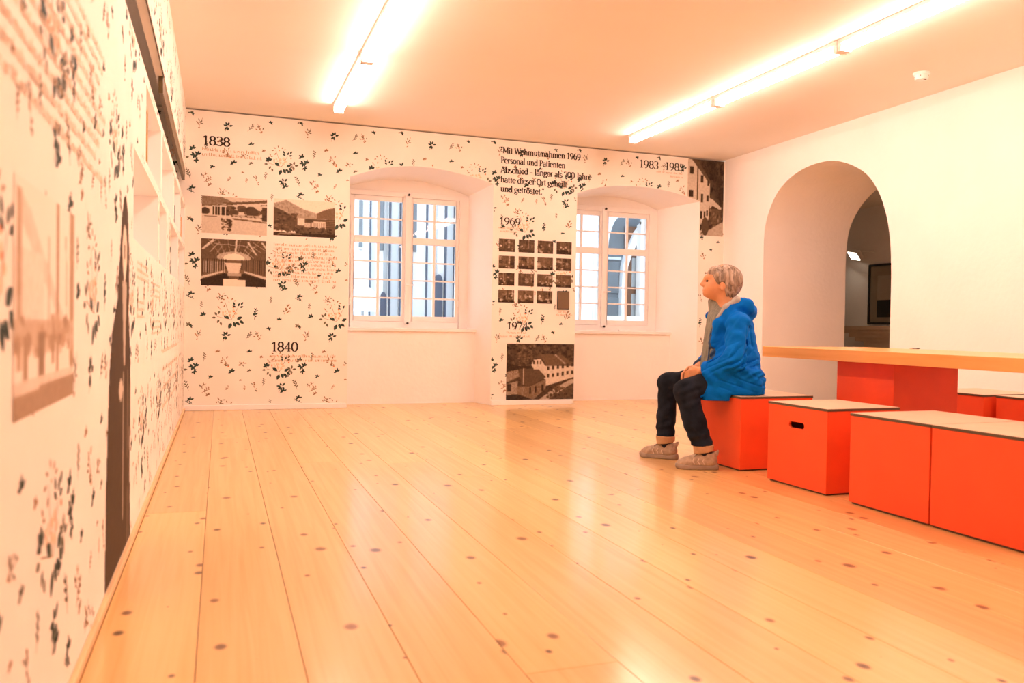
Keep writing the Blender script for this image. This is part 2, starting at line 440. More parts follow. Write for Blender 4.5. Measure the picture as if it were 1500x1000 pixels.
# ================================================================== WINDOWS
def window(n, x0, x1, z0, z1, mx, cols, label):
    """mx = centre mullion x; two casements, each two columns, two rows over the transom bar and four below"""
    w = struct(empty('window_%d' % n, ((x0+x1)/2, YG, z0)), label)
    y0, y1 = YG-0.02, YG+0.07
    f = MB()
    f.box(x0-0.04, x0+0.055, y0, y1, z0-0.03, z1); f.box(x1-0.055, x1+0.055, y0, y1, z0-0.03, z1)
    f.box(x0+0.055, x1-0.055, y0, y1, z1-0.055, z1); f.box(x0+0.055, x1-0.055, y0, y1, z0-0.03, z0+0.045)
    local(f.build('frame', 'white', None, 0.004), w)
    local(MB().box(mx-0.030, mx+0.030, y0-0.022, y0+0.006, z0+0.02, z1-0.02).build('mullion', 'white', None, 0.005), w)
    for side, (a, b) in enumerate(((x0+0.055, mx-0.003), (mx+0.003, x1-0.055))):
        c = MB(); ya, yb = y0+0.008, y0+0.05
        za, zb = z0+0.045, z1-0.055
        rl = 0.040 if side == 0 else 0.055
        rr = 0.055 if side == 0 else 0.040
        c.box(a, a+rl, ya, yb, za, zb); c.box(b-rr, b, ya, yb, za, zb)
        c.box(a+rl, b-rr, ya, yb, zb-0.055, zb); c.box(a+rl, b-rr, ya, yb, za, za+0.06)
        tz0, tz1 = 1.727, 1.802                       # transom bar
        c.box(a+rl, b-rr, ya-0.006, yb, tz0, tz1)
        cas = local(c.build('casement', 'white', None, 0.003), w)
        xm = (a+rl+b-rr)/2
        cells = []
        zrows = [(tz1, (tz1+zb-0.055)/2), ((tz1+zb-0.055)/2, zb-0.055)]
        q = (tz0-za-0.06)/4
        zrows += [(za+0.06+q*i, za+0.06+q*(i+1)) for i in range(4)]
        mu = MB()
        mu.box(xm-0.014, xm+0.014, ya+0.004, yb-0.004, za+0.06, tz0)
        mu.box(xm-0.014, xm+0.014, ya+0.004, yb-0.004, tz1, zb-0.055)
        mo = mu.build('glazing_bar', 'white', cas, 0.002)
        for zz in [zrows[0][1]] + [za+0.06+q*i for i in (1,2,3)]:
            MB().box(a+rl, b-rr, ya+0.006, yb-0.006, zz-0.008, zz+0.008).build('glazing_bar', 'white', cas, 0.002)
        for (p, r_) in zrows:
            for (u, v) in ((a+rl, xm), (xm, b-rr)):
                MB().poly([(u, ya+0.02, p), (v, ya+0.02, p), (v, ya+0.02, r_), (u, ya+0.02, r_)]).build('pane', 'glass', cas)
        hx = a+0.004 if side == 0 else b-0.004
        for hz in (z0+0.22, (z0+z1)/2+0.05, z1-0.25):
            MB().cyl((hx, y0-0.006, hz), (hx, y0-0.006, hz+0.07), 0.008, n=10).build('hinge', 'white' if side else 'white', cas)
    for zz in (z0+0.028, z1-0.03):
        local(MB().cyl((mx, y0-0.048, zz), (mx, y0-0.018, zz), 0.013, 0.010, 12).build('catch_knob', 'iron'), w)
    h = MB(); hz = 1.28
    h.cyl((mx, y0-0.05, hz), (mx, y0-0.018, hz), 0.008, n=10); h.box(mx-0.02, mx+0.075, y0-0.056, y0-0.044, hz-0.007, hz+0.007)
    local(h.build('handle', 'white', None, 0.002), w)
    return w
window(1, 1.565, 2.885, 0.835, 2.29, 2.243, 2, 'white wooden casement window between the corner pier and the middle pier')
window(2, 4.005, 5.285, 0.835, 2.29, 4.621, 2, 'white wooden casement window beside the right-hand wall')
# thin sliding bolt lying on the sill of window 2
o = MB().box(4.83, 5.20, 8.775, 8.795, 0.812, 0.828).build('window_bolt', 'metalwhite', None, 0.003)
tag(o, 'slim white metal bar lying on the sill of the window beside the arch wall', 'metal bar')
#@@OBJECTS@@
# ================================================================== OUTSIDE THE WINDOWS
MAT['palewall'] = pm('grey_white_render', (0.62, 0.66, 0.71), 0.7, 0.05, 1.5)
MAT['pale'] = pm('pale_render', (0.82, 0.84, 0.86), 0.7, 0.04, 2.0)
MAT['paleblue'] = pm('pale_blue_panel', (0.64, 0.69, 0.74), 0.5, 0.05, 3.0)
MAT['slate'] = pm('slate_blue_paint', (0.16, 0.19, 0.22), 0.5, 0.12, 4.0)
MAT['slate2'] = pm('dark_mullion_paint', (0.05, 0.07, 0.11), 0.5)
MAT['browndoor'] = pm('brown_wood', (0.20, 0.10, 0.06), 0.5, 0.25, 5.0, stretch=(8, 1, 1))
MAT['paving'] = pm('courtyard_paving', (0.5, 0.5, 0.5), 0.8, 0.1, 4.0)
MAT['greytrim'] = pm('grey_trim', (0.40, 0.42, 0.44), 0.6, 0.1, 4.0)
struct(bx('ground', -6, 16, YO, 18, -0.62, -0.5, 'paving'), 'courtyard paving outside the windows')

cb = tag(empty('courtyard_building', (2.6, 12.0, -0.5)), 'pale building with dark upright posts outside the window beside the niche wall', 'building')
local(bx('wall', -5.0, 5.2, 12.12, 12.6, -0.5, 9.0, 'pale'), cb)
px_ = lambda p: 2.168 + (p-520)*0.01025
for a, b, m in ((512,520,'paleblue'),(526.5,531.5,'slate'),(544,550,'paleblue'),(556,562,'slate'),(562.5,568,'greytrim'),(573,584,'paleblue'),(606,611,'slate'),(626,634,'paleblue'),(637,642,'greytrim'),(655,666,'paleblue'),(672,684,'paleblue'),(690,700,'slate')):
    local(MB().box(px_(a), px_(b), 12.085, 12.12, 1.95 if m == 'slate' else -0.5, 8.6).build('panel', m, None, 0.004), cb)
for a, w in ((541.5,1.2),(570,1.3),(586.5,3.0),(603,1.0),(625,1.3),(653.5,1.8),(667.5,2.0),(687,1.6)):
    local(MB().box(px_(a-w/2), px_(a+w/2), 11.98, 12.085, -0.5, 8.6).build('post', 'slate2', None, 0.004), cb)
for z in (0.95, 1.28, 1.62, 1.95):
    local(MB().box(2.0, 2.36, 12.02, 12.05, z, z+0.014).build('rail', 'pale'), cb)
for a, b, z0, z1 in ((558,566,0.9,1.33),(638,650,0.6,1.62)):
    m = MB(); x0, x1 = px_(a), px_(b); pts = [(x0,z0),(x1,z0)]
    for i in range(9):
        t = math.pi*i/8; pts.append(((x0+x1)/2+(x1-x0)/2*math.cos(t), z1-0.1+0.1*math.sin(t)))
    n = len(pts)
    m.poly([(x,12.04,z) for x,z in pts]); m.poly([(x,12.08,z) for x,z in reversed(pts)])
    m.strip([(x,12.04,z) for x,z in pts]+[(pts[0][0],12.04,pts[0][1])], [(x,12.08,z) for x,z in pts]+[(pts[0][0],12.08,pts[0][1])])
    local(m.build('doorway', 'slate2'), cb)
# parasol
pa = tag(empty('parasol', (2.17, 11.3, -0.5)), 'white domed parasol on a slim pole outside the window by the corner pier', 'parasol')
m = MB(); rings = []
for j in range(7):
    a = math.pi/2*j/6
    rings.append([(0.23*math.sin(a)*math.cos(2*math.pi*i/20), 0.23*math.sin(a)*math.sin(2*math.pi*i/20), 1.58+0.30*math.cos(a)) for i in range(21)])
for p, q in zip(rings[:-1], rings[1:]): m.strip(p, q)
m.strip(rings[-1], [(x*0.98, y*0.98, z-0.06) for x,y,z in rings[-1]])
m.build('canopy', 'pale', pa, smooth=True)
MB().cyl((0,0,0.04),(0,0,1.86),0.018).build('pole', 'greytrim', pa)
MB().cyl((0,0,0),(0,0,0.05),0.2,0.18,20).build('base', 'greytrim', pa)

# arched building seen through window 2
ab = tag(empty('arched_building', (6.9, 12.0, -0.5)), 'pale arcade building with a wide arch and brown door outside the window', 'building')
ARC = [(6.262,-0.5),(6.262,1.9),(6.262,2.12),(6.283,2.34),(6.365,2.575),(6.50,2.71),(6.70,2.81),(6.95,2.84),(7.2,2.81),(7.4,2.71),(7.53,2.57),(7.61,2.35),(7.64,2.1),(7.64,1.9),(7.64,-0.5)]
m = MB()
m.poly([(5.2,12,-0.5),(ARC[0][0],12,-0.5),(ARC[0][0],12,9),(5.2,12,9)]); m.poly([(7.64,12,-0.5),(15,12,-0.5),(15,12,9),(7.64,12,9)])
cur = smooth_curve(ARC[1:-1], 3)
for (a,b),(c,d) in zip(cur[:-1],cur[1:]):
    if abs(a-c) > 1e-5: m.poly([(a,12,b),(c,12,d),(c,12,9),(a,12,9)])
cur2 = [(ARC[0][0],-0.5)]+cur+[(ARC[-1][0],-0.5)]
m.strip([(a,12,b) for a,b in cur2], [(a,12.35,b) for a,b in cur2])
m.poly([(5.2,12,9),(15,12,9),(15,12.9,9),(5.2,12.9,9)])
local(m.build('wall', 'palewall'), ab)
local(bx('shutter_wall', 5.6, 8.2, 12.62, 12.8, -0.5, 3.2, 'slate'), ab)
for i in range(3):
    local(MB().box(6.30, 6.78, 12.595, 12.62, 0.2+0.62*i, 0.75+0.62*i).build('panel', 'slate', None, 0.012), ab)
local(MB().box(6.25, 6.80, 12.58, 12.62, 2.02, 2.06).build('rail', 'paleblue'), ab)
# inner pale arch band and brown door
io = [(6.78,-0.5),(6.78,1.55),(6.80,1.9),(6.88,2.2),(7.02,2.5),(7.2,2.72),(7.4,2.85),(7.6,2.9)]
ii = [(6.87,-0.5),(6.87,1.55),(6.895,1.9),(6.98,2.15),(7.12,2.4),(7.3,2.58),(7.45,2.68),(7.6,2.71)]
m = MB(); m.strip([(a,12.5,b) for a,b in io], [(a,12.5,b) for a,b in ii]); m.strip([(a,12.5,b) for a,b in ii], [(a,12.62,b) for a,b in ii]); m.strip([(a,12.62,b) for a,b in io],[(a,12.5,b) for a,b in io])
local(m.build('arch_band', 'pale'), ab)
dr = local(bx('door', 6.87, 7.6, 12.575, 12.62, -0.5, 2.6, 'browndoor'), ab)
for i in range(4):
    MB().box(7.0, 7.17, 12.56, 12.576, -0.3+0.62*i, 0.2+0.62*i).build('door_panel', 'greytrim', dr, 0.006)
local(MB().box(6.27, 7.63, 12.05, 12.2, 0.96, 1.045).build('ledge', 'pale', None, 0.01), ab)
local(MB().box(6.0, 6.03, 11.97, 12.0, -0.5, 4.6).build('downpipe', 'paleblue', None, 0.006), ab)

# ================================================================== CEILING LAMPS
def lamp(x, y0, y1, label, off=''):
    L = tag(empty('ceiling_lamp'+off, (x, (y0+y1)/2, H)), label, 'ceiling lamp', 'fluorescent strip lamps on the ceiling')
    h = (y1-y0)/2-0.004
    MB().box(-0.047, 0.047, -h, h, -0.030, 0.0).build('housing', 'metalwhite', L, 0.003)
    m = MB(); prof = [(-0.040,-0.030),(-0.042,-0.055),(-0.034,-0.072),(-0.015,-0.080),(0.015,-0.080),(0.034,-0.072),(0.042,-0.055),(0.040,-0.030)]
    e = h-0.035
    m.strip([(a,-e,b) for a,b in prof], [(a,e,b) for a,b in prof])
    m.poly([(a,-e,b) for a,b in reversed(prof)]); m.poly([(a,e,b) for a,b in prof])
    m.build('diffuser'+off, 'lamp', L)
    for s in (-1, 1):
        MB().box(-0.045, 0.045, min(s*e, s*h), max(s*e, s*h), -0.084, -0.030).build('end_cap', 'metalwhite', L, 0.004)
YS = [7.62, 6.07, 4.57, 3.05, 1.53, 0.01, -1.51]
orda = ['first from the windows', 'second from the windows', 'third from the windows', 'fourth from the windows', 'fifth from the windows', 'sixth from the windows']
for i in range(6):
    if i < 4: lamp(1.322, YS[i+1], YS[i], 'strip lamp of the row along the niche wall, ' + orda[i], '_offscreen' if i > 1 else '')
    lamp(4.345, YS[i+1], YS[i], 'strip lamp of the row above the red stools, ' + orda[i], '_offscreen' if i > 2 else '')

# smoke detector
sd = tag(empty('smoke_detector', (5.40, 4.90, H)), 'round white smoke detector on the ceiling above the table', 'smoke detector')
MB().cyl((0,0,0),(0,0,-0.018),0.062,0.060,28).build('base', 'metalwhite', sd, 0.0)
MB().cyl((0,0,-0.018),(0,0,-0.052),0.054,0.046,28).build('head', 'metalwhite', sd)
for i in range(5):
    a = 2*math.pi*i/5
    MB().cyl((0.05*math.cos(a),0.05*math.sin(a),-0.030),(0.0525*math.cos(a),0.0525*math.sin(a),-0.030),0.004,n=8).build('vent', 'ink', sd)
MB().cyl((-0.01,-0.03,-0.0525),(0.015,-0.03,-0.0525),0.006,n=8).build('indicator', 'ink', sd)

# ================================================================== RED BOX STOOLS AND TABLE
def stool(x0, x1, y0, y1, label, rot=0, slot=False, h=0.45, group='red box stools'):
    cx, cy = (x0+x1)/2, (y0+y1)/2; a, b = (x1-x0)/2, (y1-y0)/2
    S = tag(empty('box_stool', (cx, cy, 0)), label, 'stool', group); S.rotation_euler.z = rot
    g = 0.010; zt = h-0.014
    MB().box(-a+0.012, a-0.012, -b+0.012, b-0.012, 0, g).build('plinth', 'lidedge', S)
    if not slot:
        MB().box(-a+0.002, a-0.002, -b+0.002, b-0.002, g, zt).build('body', 'red', S, 0.002)
    else:
        m = MB(); e = 0.002
        X0, X1, Y0, Y1 = -a+e, a-e, -b+e, b-e
        sy0, sy1, sz0, sz1 = slot
        r = (sz1-sz0)/2; zc = (sz0+sz1)/2
        # slotted face: outline of the slot with rounded ends
        ring = [(sy1-r+r*math.cos(t), zc+r*math.sin(t)) for t in [math.pi/2-math.pi*i/8 for i in range(9)]]
        ring += [(sy0+r+r*math.cos(t), zc+r*math.sin(t)) for t in [-math.pi/2-math.pi*i/8 for i in range(9)]]
        top = [p for p in ring if p[1] >= zc-1e-9]; bot = [p for p in ring if p[1] <= zc+1e-9]
        top.sort(); bot.sort()
        m.poly([(X0,Y0,g),(X0,Y0,zt),(X0,sy0,zt),(X0,sy0,g)][::-1]); m.poly([(X0,sy1,g),(X0,sy1,zt),(X0,Y1,zt),(X0,Y1,g)][::-1])
        for (p,q),(r_,s_) in zip(top[:-1],top[1:]): m.poly([(X0,p,q),(X0,p,zt),(X0,r_,zt),(X0,r_,s_)][::-1])
        for (p,q),(r_,s_) in zip(bot[:-1],bot[1:]): m.poly([(X0,p,g),(X0,p,q),(X0,r_,s_),(X0,r_,g)][::-1])
        cl = ring+[ring[0]]
        m.poly([(X1,Y0,g),(X1,Y1,g),(X1,Y1,zt),(X1,Y0,zt)]); m.poly([(X0,Y0,g),(X1,Y0,g),(X1,Y0,zt),(X0,Y0,zt)])
        m.poly([(X0,Y1,g),(X0,Y1,zt),(X1,Y1,zt),(X1,Y1,g)]); m.poly([(X0,Y0,zt),(X1,Y0,zt),(X1,Y1,zt),(X0,Y1,zt)]); m.poly([(X0,Y0,g),(X0,Y1,g),(X1,Y1,g),(X1,Y0,g)])
        m.build('body', 'red', S)
        MB().strip([(X0,p,q) for p,q in cl],[(X0+0.016,p,q) for p,q in cl]).build('handle_slot', 'red', S)
    l = MB(); l.box(-a, a, -b, b, zt, h-0.0015); l.build('lid_edge', 'lidedge', S, 0.001)
    MB().box(-a+0.001, a-0.001, -b+0.001, b-0.001, h-0.0015, h).build('lid', 'lid', S)
    return S
stool(3.262, 3.792, 4.125, 4.60, 'orange-red box stool that the person in the blue jacket sits on', 0.0)
stool(3.262, 3.745, 3.392, 3.866, 'orange-red box stool with a black handle slot in its side', 0.012, slot=(-0.062, 0.062, 0.322, 0.356))
stool(3.258, 3.800, 2.737, 3.222, 'scuffed orange-red box stool between the handle-slot stool and another stool', 0.0)
stool(3.256, 3.798, 2.250, 2.731, 'orange-red box stool at the end of the row, away from the seated person', 0.0)
stool(5.04, 5.57, 3.99, 4.47, 'orange-red box stool between the table and the arch wall, standing nearer the arch', 0.03)
stool(5.10, 5.63, 3.46, 3.94, 'orange-red box stool between the table and the arch wall, standing farther from the arch', 0.0)

tb = tag(empty('table', (4.35, 3.35, 0)), 'long pine-topped table on red box pedestals beside the stools', 'table')
local(MB().box(3.90, 4.80, 1.9, 4.785, 0.668, 0.738).build('tabletop', 'table', None, 0.003), tb)
for ya in (3.715, 1.98):
    m = MB().box(4.02, 4.515, ya, ya+0.465, 0.0, 0.668)
    local(m.build('pedestal', 'red', None, 0.002), tb)
MAT['scrapdark'] = pm('dark_scrap', (0.08, 0.06, 0.05), 0.6)
m = MB().tube([(4.775,4.270,0.741),(4.80,4.277,0.745),(4.835-0.04,4.30,0.742)], 0.003)  # small dark scrap of unidentified kind, built from bent tubes
m.tube([(4.790,4.277,0.741),(4.785,4.33,0.741)], 0.0025)
tag(m.build('table_scrap', 'scrapdark'), 'tiny dark bent scrap lying on the pine tabletop', 'scrap')
o = MB().box(4.715, 4.728, 4.27, 4.283, 0.738, 0.744).build('crumb', 'lid', None, 0.002)
tag(o, 'tiny brown crumb lying on the pine tabletop', 'crumb')

# ================================================================== THINGS IN THE NICHES
MAT['bookblue'] = pm('navy_cloth', (0.04, 0.06, 0.10), 0.6)
MAT['bookgold'] = pm('gold_edge', (0.42, 0.26, 0.06), 0.45)
MAT['bookorange'] = pm('orange_cloth', (0.75, 0.30, 0.06), 0.6)
MAT['paperwhite'] = pm('white_pages', (0.86, 0.83, 0.78), 0.7)
def book(x0, x1, y0, y1, z0, hgt, m, label, grp=None):
    B = tag(empty('book', ((x0+x1)/2, (y0+y1)/2, z0)), label, 'book', grp)
    a, b = (x1-x0)/2, (y1-y0)/2
    MB().box(-a, a, -b, -b+0.003, 0, hgt).build('cover', m, B); MB().box(-a, a, b-0.003, b, 0, hgt).build('cover', m, B)
    MB().box(a-0.004, a, -b+0.003, b-0.003, 0, hgt).build('spine', m, B)
    MB().box(-a+0.006, a-0.004, -b+0.003, b-0.003, 0.004, hgt-0.004).build('pages', 'paperwhite', B)
book(-0.22, -0.02, 6.32, 6.36, LZ[0], 0.26, 'bookblue', 'navy clothbound book standing in the lower row of niches')
book(-0.22, -0.02, 7.46, 7.50, LZ[0], 0.16, 'bookorange', 'slim orange book standing in the lower row of niches')
book(-0.18, -0.01, 7.72, 7.76, UZ[0], 0.20, 'bookorange', 'tall orange book standing in the upper row of niches')
book(-0.17, -0.005, 6.50, 6.53, UZ[0], 0.14, 'bookblue', 'small navy book standing in the upper row of niches')
pf = tag(empty('picture_frame', (-0.02, 4.10, UZ[0])), 'narrow gilt picture frame standing in the upper niche nearest the room entrance', 'picture frame')
m = MB().box(-0.014, 0.012, -0.085, -0.065, 0, 0.27).box(-0.014, 0.012, 0.065, 0.085, 0, 0.27).box(-0.014, 0.012, -0.065, 0.065, 0, 0.02).box(-0.014, 0.012, -0.065, 0.065, 0.25, 0.27)
m.build('moulding', 'bookgold', pf); MB().box(-0.010, 0.002, -0.065, 0.065, 0.02, 0.25).build('backing', 'paperwhite', pf)
o = MB().box(-0.06, -0.01, 5.02, 5.06, LZ[0], LZ[0]+0.03).build('wooden_block', 'darkwood', None, 0.003)
tag(o, 'little dark wooden block lying in the lower row of niches', 'block')

# ================================================================== THINGS IN THE ROOM BEYOND THE ARCH
MAT['frameblack'] = pm('black_frame', (0.02, 0.018, 0.015), 0.5)
MAT['mount'] = pm('olive_mount', (0.26, 0.21, 0.14), 0.6)
MAT['sheet'] = pm('aged_sheet', (0.34, 0.29, 0.21), 0.6)
MAT['flood'] = em('floodlight_glass', (1.0, 0.86, 0.66), 8.0)
wf = tag(empty('floodlight', (8.84, 9.32, 1.95)), 'small white floodlight on a bracket in the room beyond the arch', 'floodlight')
wf.rotation_euler = (0, 0, 0)
m = MB(); m.box(-0.07, 0.07, -0.15, 0.10, -0.035, 0.035)
hd = m.build('head', 'metalwhite', wf, 0.012); hd.rotation_euler = (math.radians(16), math.radians(52), 0)
MB().box(-0.058, 0.058, -0.138, 0.088, -0.0385, -0.0355).build('glass', 'flood', hd)
MB().cyl((0.03,-0.10,0.03),(0.155,-0.22,0.03),0.010).build('bracket', 'metalwhite', wf)
pc = tag(empty('framed_picture', (8.985, 8.82, 0.956)), 'dark framed picture on the wall beyond the arch', 'picture')
m = MB().box(-0.02, 0.015, -0.37, -0.335, 0, 0.845).box(-0.02, 0.015, 0.335, 0.37, 0, 0.845).box(-0.02, 0.015, -0.335, 0.335, 0, 0.03).box(-0.02, 0.015, -0.335, 0.335, 0.815, 0.845)
m.build('frame', 'frameblack', pc)
MB().box(-0.008, 0.014, -0.335, 0.335, 0.03, 0.815).build('mount', 'mount', pc)
MB().box(-0.012, -0.008, -0.20, 0.20, 0.10, 0.68).build('sheet', 'sheet', pc)
MB().box(-0.014, -0.012, -0.17, 0.20, 0.10, 0.34).build('dark_figure', 'frameblack', pc)
mt = tag(empty('mantel', (8.845, 8.9, 0)), 'stepped grey mantel ledge below the framed picture beyond the arch', 'mantel')
m = MB(); m.box(-0.20, 0.15, -0.9, 0.55, 0.88, 0.93); m.box(-0.15, 0.15, -0.9, 0.47, 0.83, 0.88); m.box(-0.10, 0.15, -0.9, 0.40, 0.77, 0.83); m.box(-0.05, 0.15, -0.9, 0.33, 0.72, 0.77)
MAT['stone'] = pm('beige_stone', (0.60, 0.50, 0.38), 0.7)
m.build('moulding', 'stone', mt); MB().box(0.0, 0.15, -0.9, 0.22, 0.0, 0.72).build('pier', 'stone', mt)

# ================================================================== PRINTS ON THE PAPERED WALLS
def back(u, v, off): return (u, D-off, v)
def left(u, v, off): return (off, u, v)
# ---- leaf sprigs of the wallpaper, one repeat = 1 x 1 m
LEAF = []                              # (polygon, material index) in repeat coordinates
rl_ = random.Random(11)
def leaf(cx, cy, ang, ln, wd, mi):
    c, s = math.cos(ang), math.sin(ang)
    pr = [(0,0),(0.25,0.42),(0.5,0.5),(0.78,0.32),(1,0),(0.78,-0.32),(0.5,-0.5),(0.25,-0.42)]
    LEAF.append(([(cx+c*a*ln-s*b*wd, cy+s*a*ln+c*b*wd) for a,b in pr], mi))
def stem(x0, y0, x1, y1, w, mi):
    dx, dy = x1-x0, y1-y0; l = math.hypot(dx, dy) or 1; nx, ny = -dy/l*w/2, dx/l*w/2
    LEAF.append(([(x0+nx,y0+ny),(x1+nx,y1+ny),(x1-nx,y1-ny),(x0-nx,y0-ny)], mi))
# 0 dark green, 1 grey green, 2 brown, 3 orange, 4 blush
def rosette(x, y, k=1.0, mi=0, n=6, a0=0.3):
    for i in range(n):
        a = a0 + 2*math.pi*i/n*0.86 + rl_.uniform(-.2,.2)
        leaf(x+0.008*k*math.cos(a), y+0.008*k*math.sin(a), a, k*rl_.uniform(.030,.044), k*.019, mi)
    stem(x, y, x-0.03*k, y-0.055*k, .0035*k, 1)
def big(x, y, k=1.0):
    for dx, dy, a, l in ((-.02,.01,2.6,.06),(0,-.03,4.3,.062),(.02,-.02,5.1,.055),(.05,.005,.5,.055),(.075,-.005,5.6,.05),(.04,-.02,5.6,.05)):
        leaf(x+dx*k, y+dy*k, a, l*k, l*.56*k, 0)
    for dx, dy, a in ((-.13,.04,2.2),(-.14,.02,3.2),(-.11,.0,4.2),(-.10,-.02,5.0),(-.12,.05,1.2)):
        leaf(x+dx*k, y+dy*k, a, .038*k, .02*k, 1)
    for dx, dy, a in ((.06,.13,1.2),(.075,.12,.3),(.04,.12,2.6),(.085,.145,.9),(.03,.14,2.0)):
        leaf(x+dx*k, y+dy*k, a, .036*k, .018*k, 0)
    for dx, dy, a in ((-.06,.19,2.8),(-.03,.2,2.0),(0,.19,1.0),(.02,.18,.3),(-.08,.17,3.4),(-.09,.10,3.0),(-.11,.11,2.2),(-.07,.12,1.2)):
        leaf(x+dx*k, y+dy*k, a, .026*k, .011*k, 2)
    for i in range(5):
        a = i*1.257; leaf(x+.01*k+.012*math.cos(a), y+.06*k+.012*math.sin(a), a, .032*k, .026*k, 4)
        leaf(x-.06*k+.008*math.cos(a), y+.06*k+.008*math.sin(a), a, .022*k, .016*k, 4)
    leaf(x+.018*k, y+.072*k, .8, .020*k, .013*k, 3); leaf(x-.075*k, y+.055*k, 2.0, .016*k, .012*k, 3); leaf(x-.02*k, y+.165*k, 2.0, .014*k, .008*k, 3)
    stem(x, y, x-.06*k, y+.17*k, .003, 2); stem(x, y, x-.13*k, y+.03*k, .003, 2); stem(x, y, x+.06*k, y+.12*k, .003, 1)
def spray(x, y, k=1.0, mi=2, a0=1.2, n=9):
    for i in range(n):
        t = i/n; a = a0 + (1 if i % 2 else -1)*rl_.uniform(.5,1.3)
        px, py = x+t*.075*k*math.cos(a0)+rl_.uniform(-.02,.02)*k, y+t*.075*k*math.sin(a0)+rl_.uniform(-.02,.02)*k
        leaf(px, py, a, k*rl_.uniform(.018,.03), k*.010, mi if rl_.random() < .75 else 1)
    stem(x, y, x+.09*k*math.cos(a0), y+.09*k*math.sin(a0), .003*k, 2)
def twig(x, y, k=1.0, mi=1, a0=1.4, n=6):
    for i in range(n):
        t = i/n; a = a0+(0.8 if i % 2 else -0.8)
        leaf(x+t*.06*k*math.cos(a0), y+t*.06*k*math.sin(a0), a, k*.022, k*.009, mi)
    stem(x-.02*k*math.cos(a0), y-.02*k*math.sin(a0), x+.07*k*math.cos(a0), y+.07*k*math.sin(a0), .0028*k, mi)
def small(x, y, k=1.0, mi=0, a0=0.5):
    for i in range(4):
        a = a0+i*0.95+rl_.uniform(-.2,.2); leaf(x, y, a, k*rl_.uniform(.022,.030), k*.013, mi)
def Tz(zx, zy): return ((zx-45)/655.0, 1.4295-zy/649.7)
for f, zx, zy, kw in [
    (big,320,365,{}),(rosette,290,465,{}),(big,615,690,dict(k=.92)),(rosette,630,785,dict(a0=1.0,n=6)),
    (spray,120,480,dict(mi=2)),(spray,490,485,dict(mi=2,a0=2.0)),(twig,415,475,dict(a0=.9)),(small,430,565,{}),(small,240,565,dict(mi=2,k=.9)),
    (small,545,420,dict(a0=-.4)),(small,735,408,dict(a0=-.6)),(twig,460,345,dict(mi=0,k=1.3)),(small,462,330,dict(mi=0)),(spray,640,325,dict(mi=2,k=1.2)),(small,610,360,dict(mi=0)),
    (small,85,620,dict(k=1.4)),(small,95,655,dict(k=1.4,a0=2.4)),(small,102,685,dict(k=1.2,a0=4)),(twig,160,612,dict(mi=1)),
    (spray,305,650,dict(mi=2,k=1.1,a0=2.2)),(small,325,690,dict(mi=0,k=1.3)),(spray,365,650,dict(mi=2,k=.8,a0=.3)),(small,430,685,dict(k=.9,mi=1)),
    (small,200,725,dict(k=1.0,mi=0)),(spray,135,785,dict(mi=2,k=.8,a0=.5)),(twig,160,812,dict(mi=2,a0=.6)),(small,535,655,dict(mi=0,k=1.5)),
    (rosette,690,678,dict(mi=1,k=1.0,n=5)),(small,770,655,dict(mi=0,k=1.4)),(small,662,722,dict(mi=0,k=1.0)),(spray,468,805,dict(mi=2,k=.9,a0=1.8)),(twig,515,770,dict(mi=1,k=.9)),
    (twig,400,805,dict(mi=2,k=.7)),(twig,722,790,dict(mi=1,k=1.2,a0=1.9)),(small,738,860,dict(mi=0,k=1.2)),(spray,240,245,dict(mi=2,k=1.0,a0=.9)),
    (twig,555,250,dict(mi=1,k=.8)),(small,640,165,dict(mi=0,k=1.3)),(twig,290,800,dict(mi=2,k=.7,a0=.9)),(small,155,340,dict(mi=0,k=1.3)),(twig,140,290,dict(mi=1,k=.9)),
    (small,380,745,dict(mi=2,k=.6)),(small,505,600,dict(mi=2,k=.8)),(leaf,335,292,dict(ang=2.4,ln=.02,wd=.013,mi=3)),(leaf,672,637,dict(ang=1.4,ln=.02,wd=.014,mi=3)),(leaf,298,660,dict(ang=.4,ln=.02,wd=.012,mi=3)),
    (small,70,400,dict(mi=1,k=1.1)),(twig,745,235,dict(mi=0,k=.9,a0=2.6)),(small,840,185,dict(mi=2,k=.9))]:
    u, v = Tz(zx, zy); f(u, v, **kw)
LEAFMATS = ['leafdark','leafgrey','leafbrown','leaforange','leafpink']
def paper(name, place, u0, u1, v0, v1, inside, parent):
    m = MB()
    for i in range(math.floor(u0)-1, math.ceil(u1)+1):
        for j in range(math.floor(v0)-2, math.ceil(v1)+1):
            for k, (pts, mi) in enumerate(LEAF):
                q = [(a+i, b+j) for a, b in pts]
                if all(inside(a, b) for a, b in q):
                    m.poly([place(a, b, 0.0006 + 0.00001*(k % 40)) for a, b in q], mi)
    o = m.build(name, LEAFMATS, parent); o['kind'] = 'stuff'; o['label'] = 'printed leaf and flower sprigs of the wallpaper'
    return o
PH = {'p1':(0.146,0.738,1.690,2.040),'p2':(0.800,1.390,1.700,2.057),'p3':(0.143,0.733,1.190,1.637),'p5':(3.230,4.026,0.052,0.662),'p6':(5.433,5.925,1.953,2.838)}
def in_back(u, v):
    if not (-0.30 < u < RW-0.006 and 0.055 < v < H-0.02): return False
    for A in (A1, A2):
        if A[0][0]-.004 < u < A[-1][0]+.004 and v < interp(u, A)+0.004: return False
    for k, (a, b, c, d) in PH.items():
        e = 0.018
        if a+e < u < b-e and c+e < v < d-e: return False
    return True
paper('wallpaper_print', back, -0.3, RW, 0, H, in_back, wall_back)
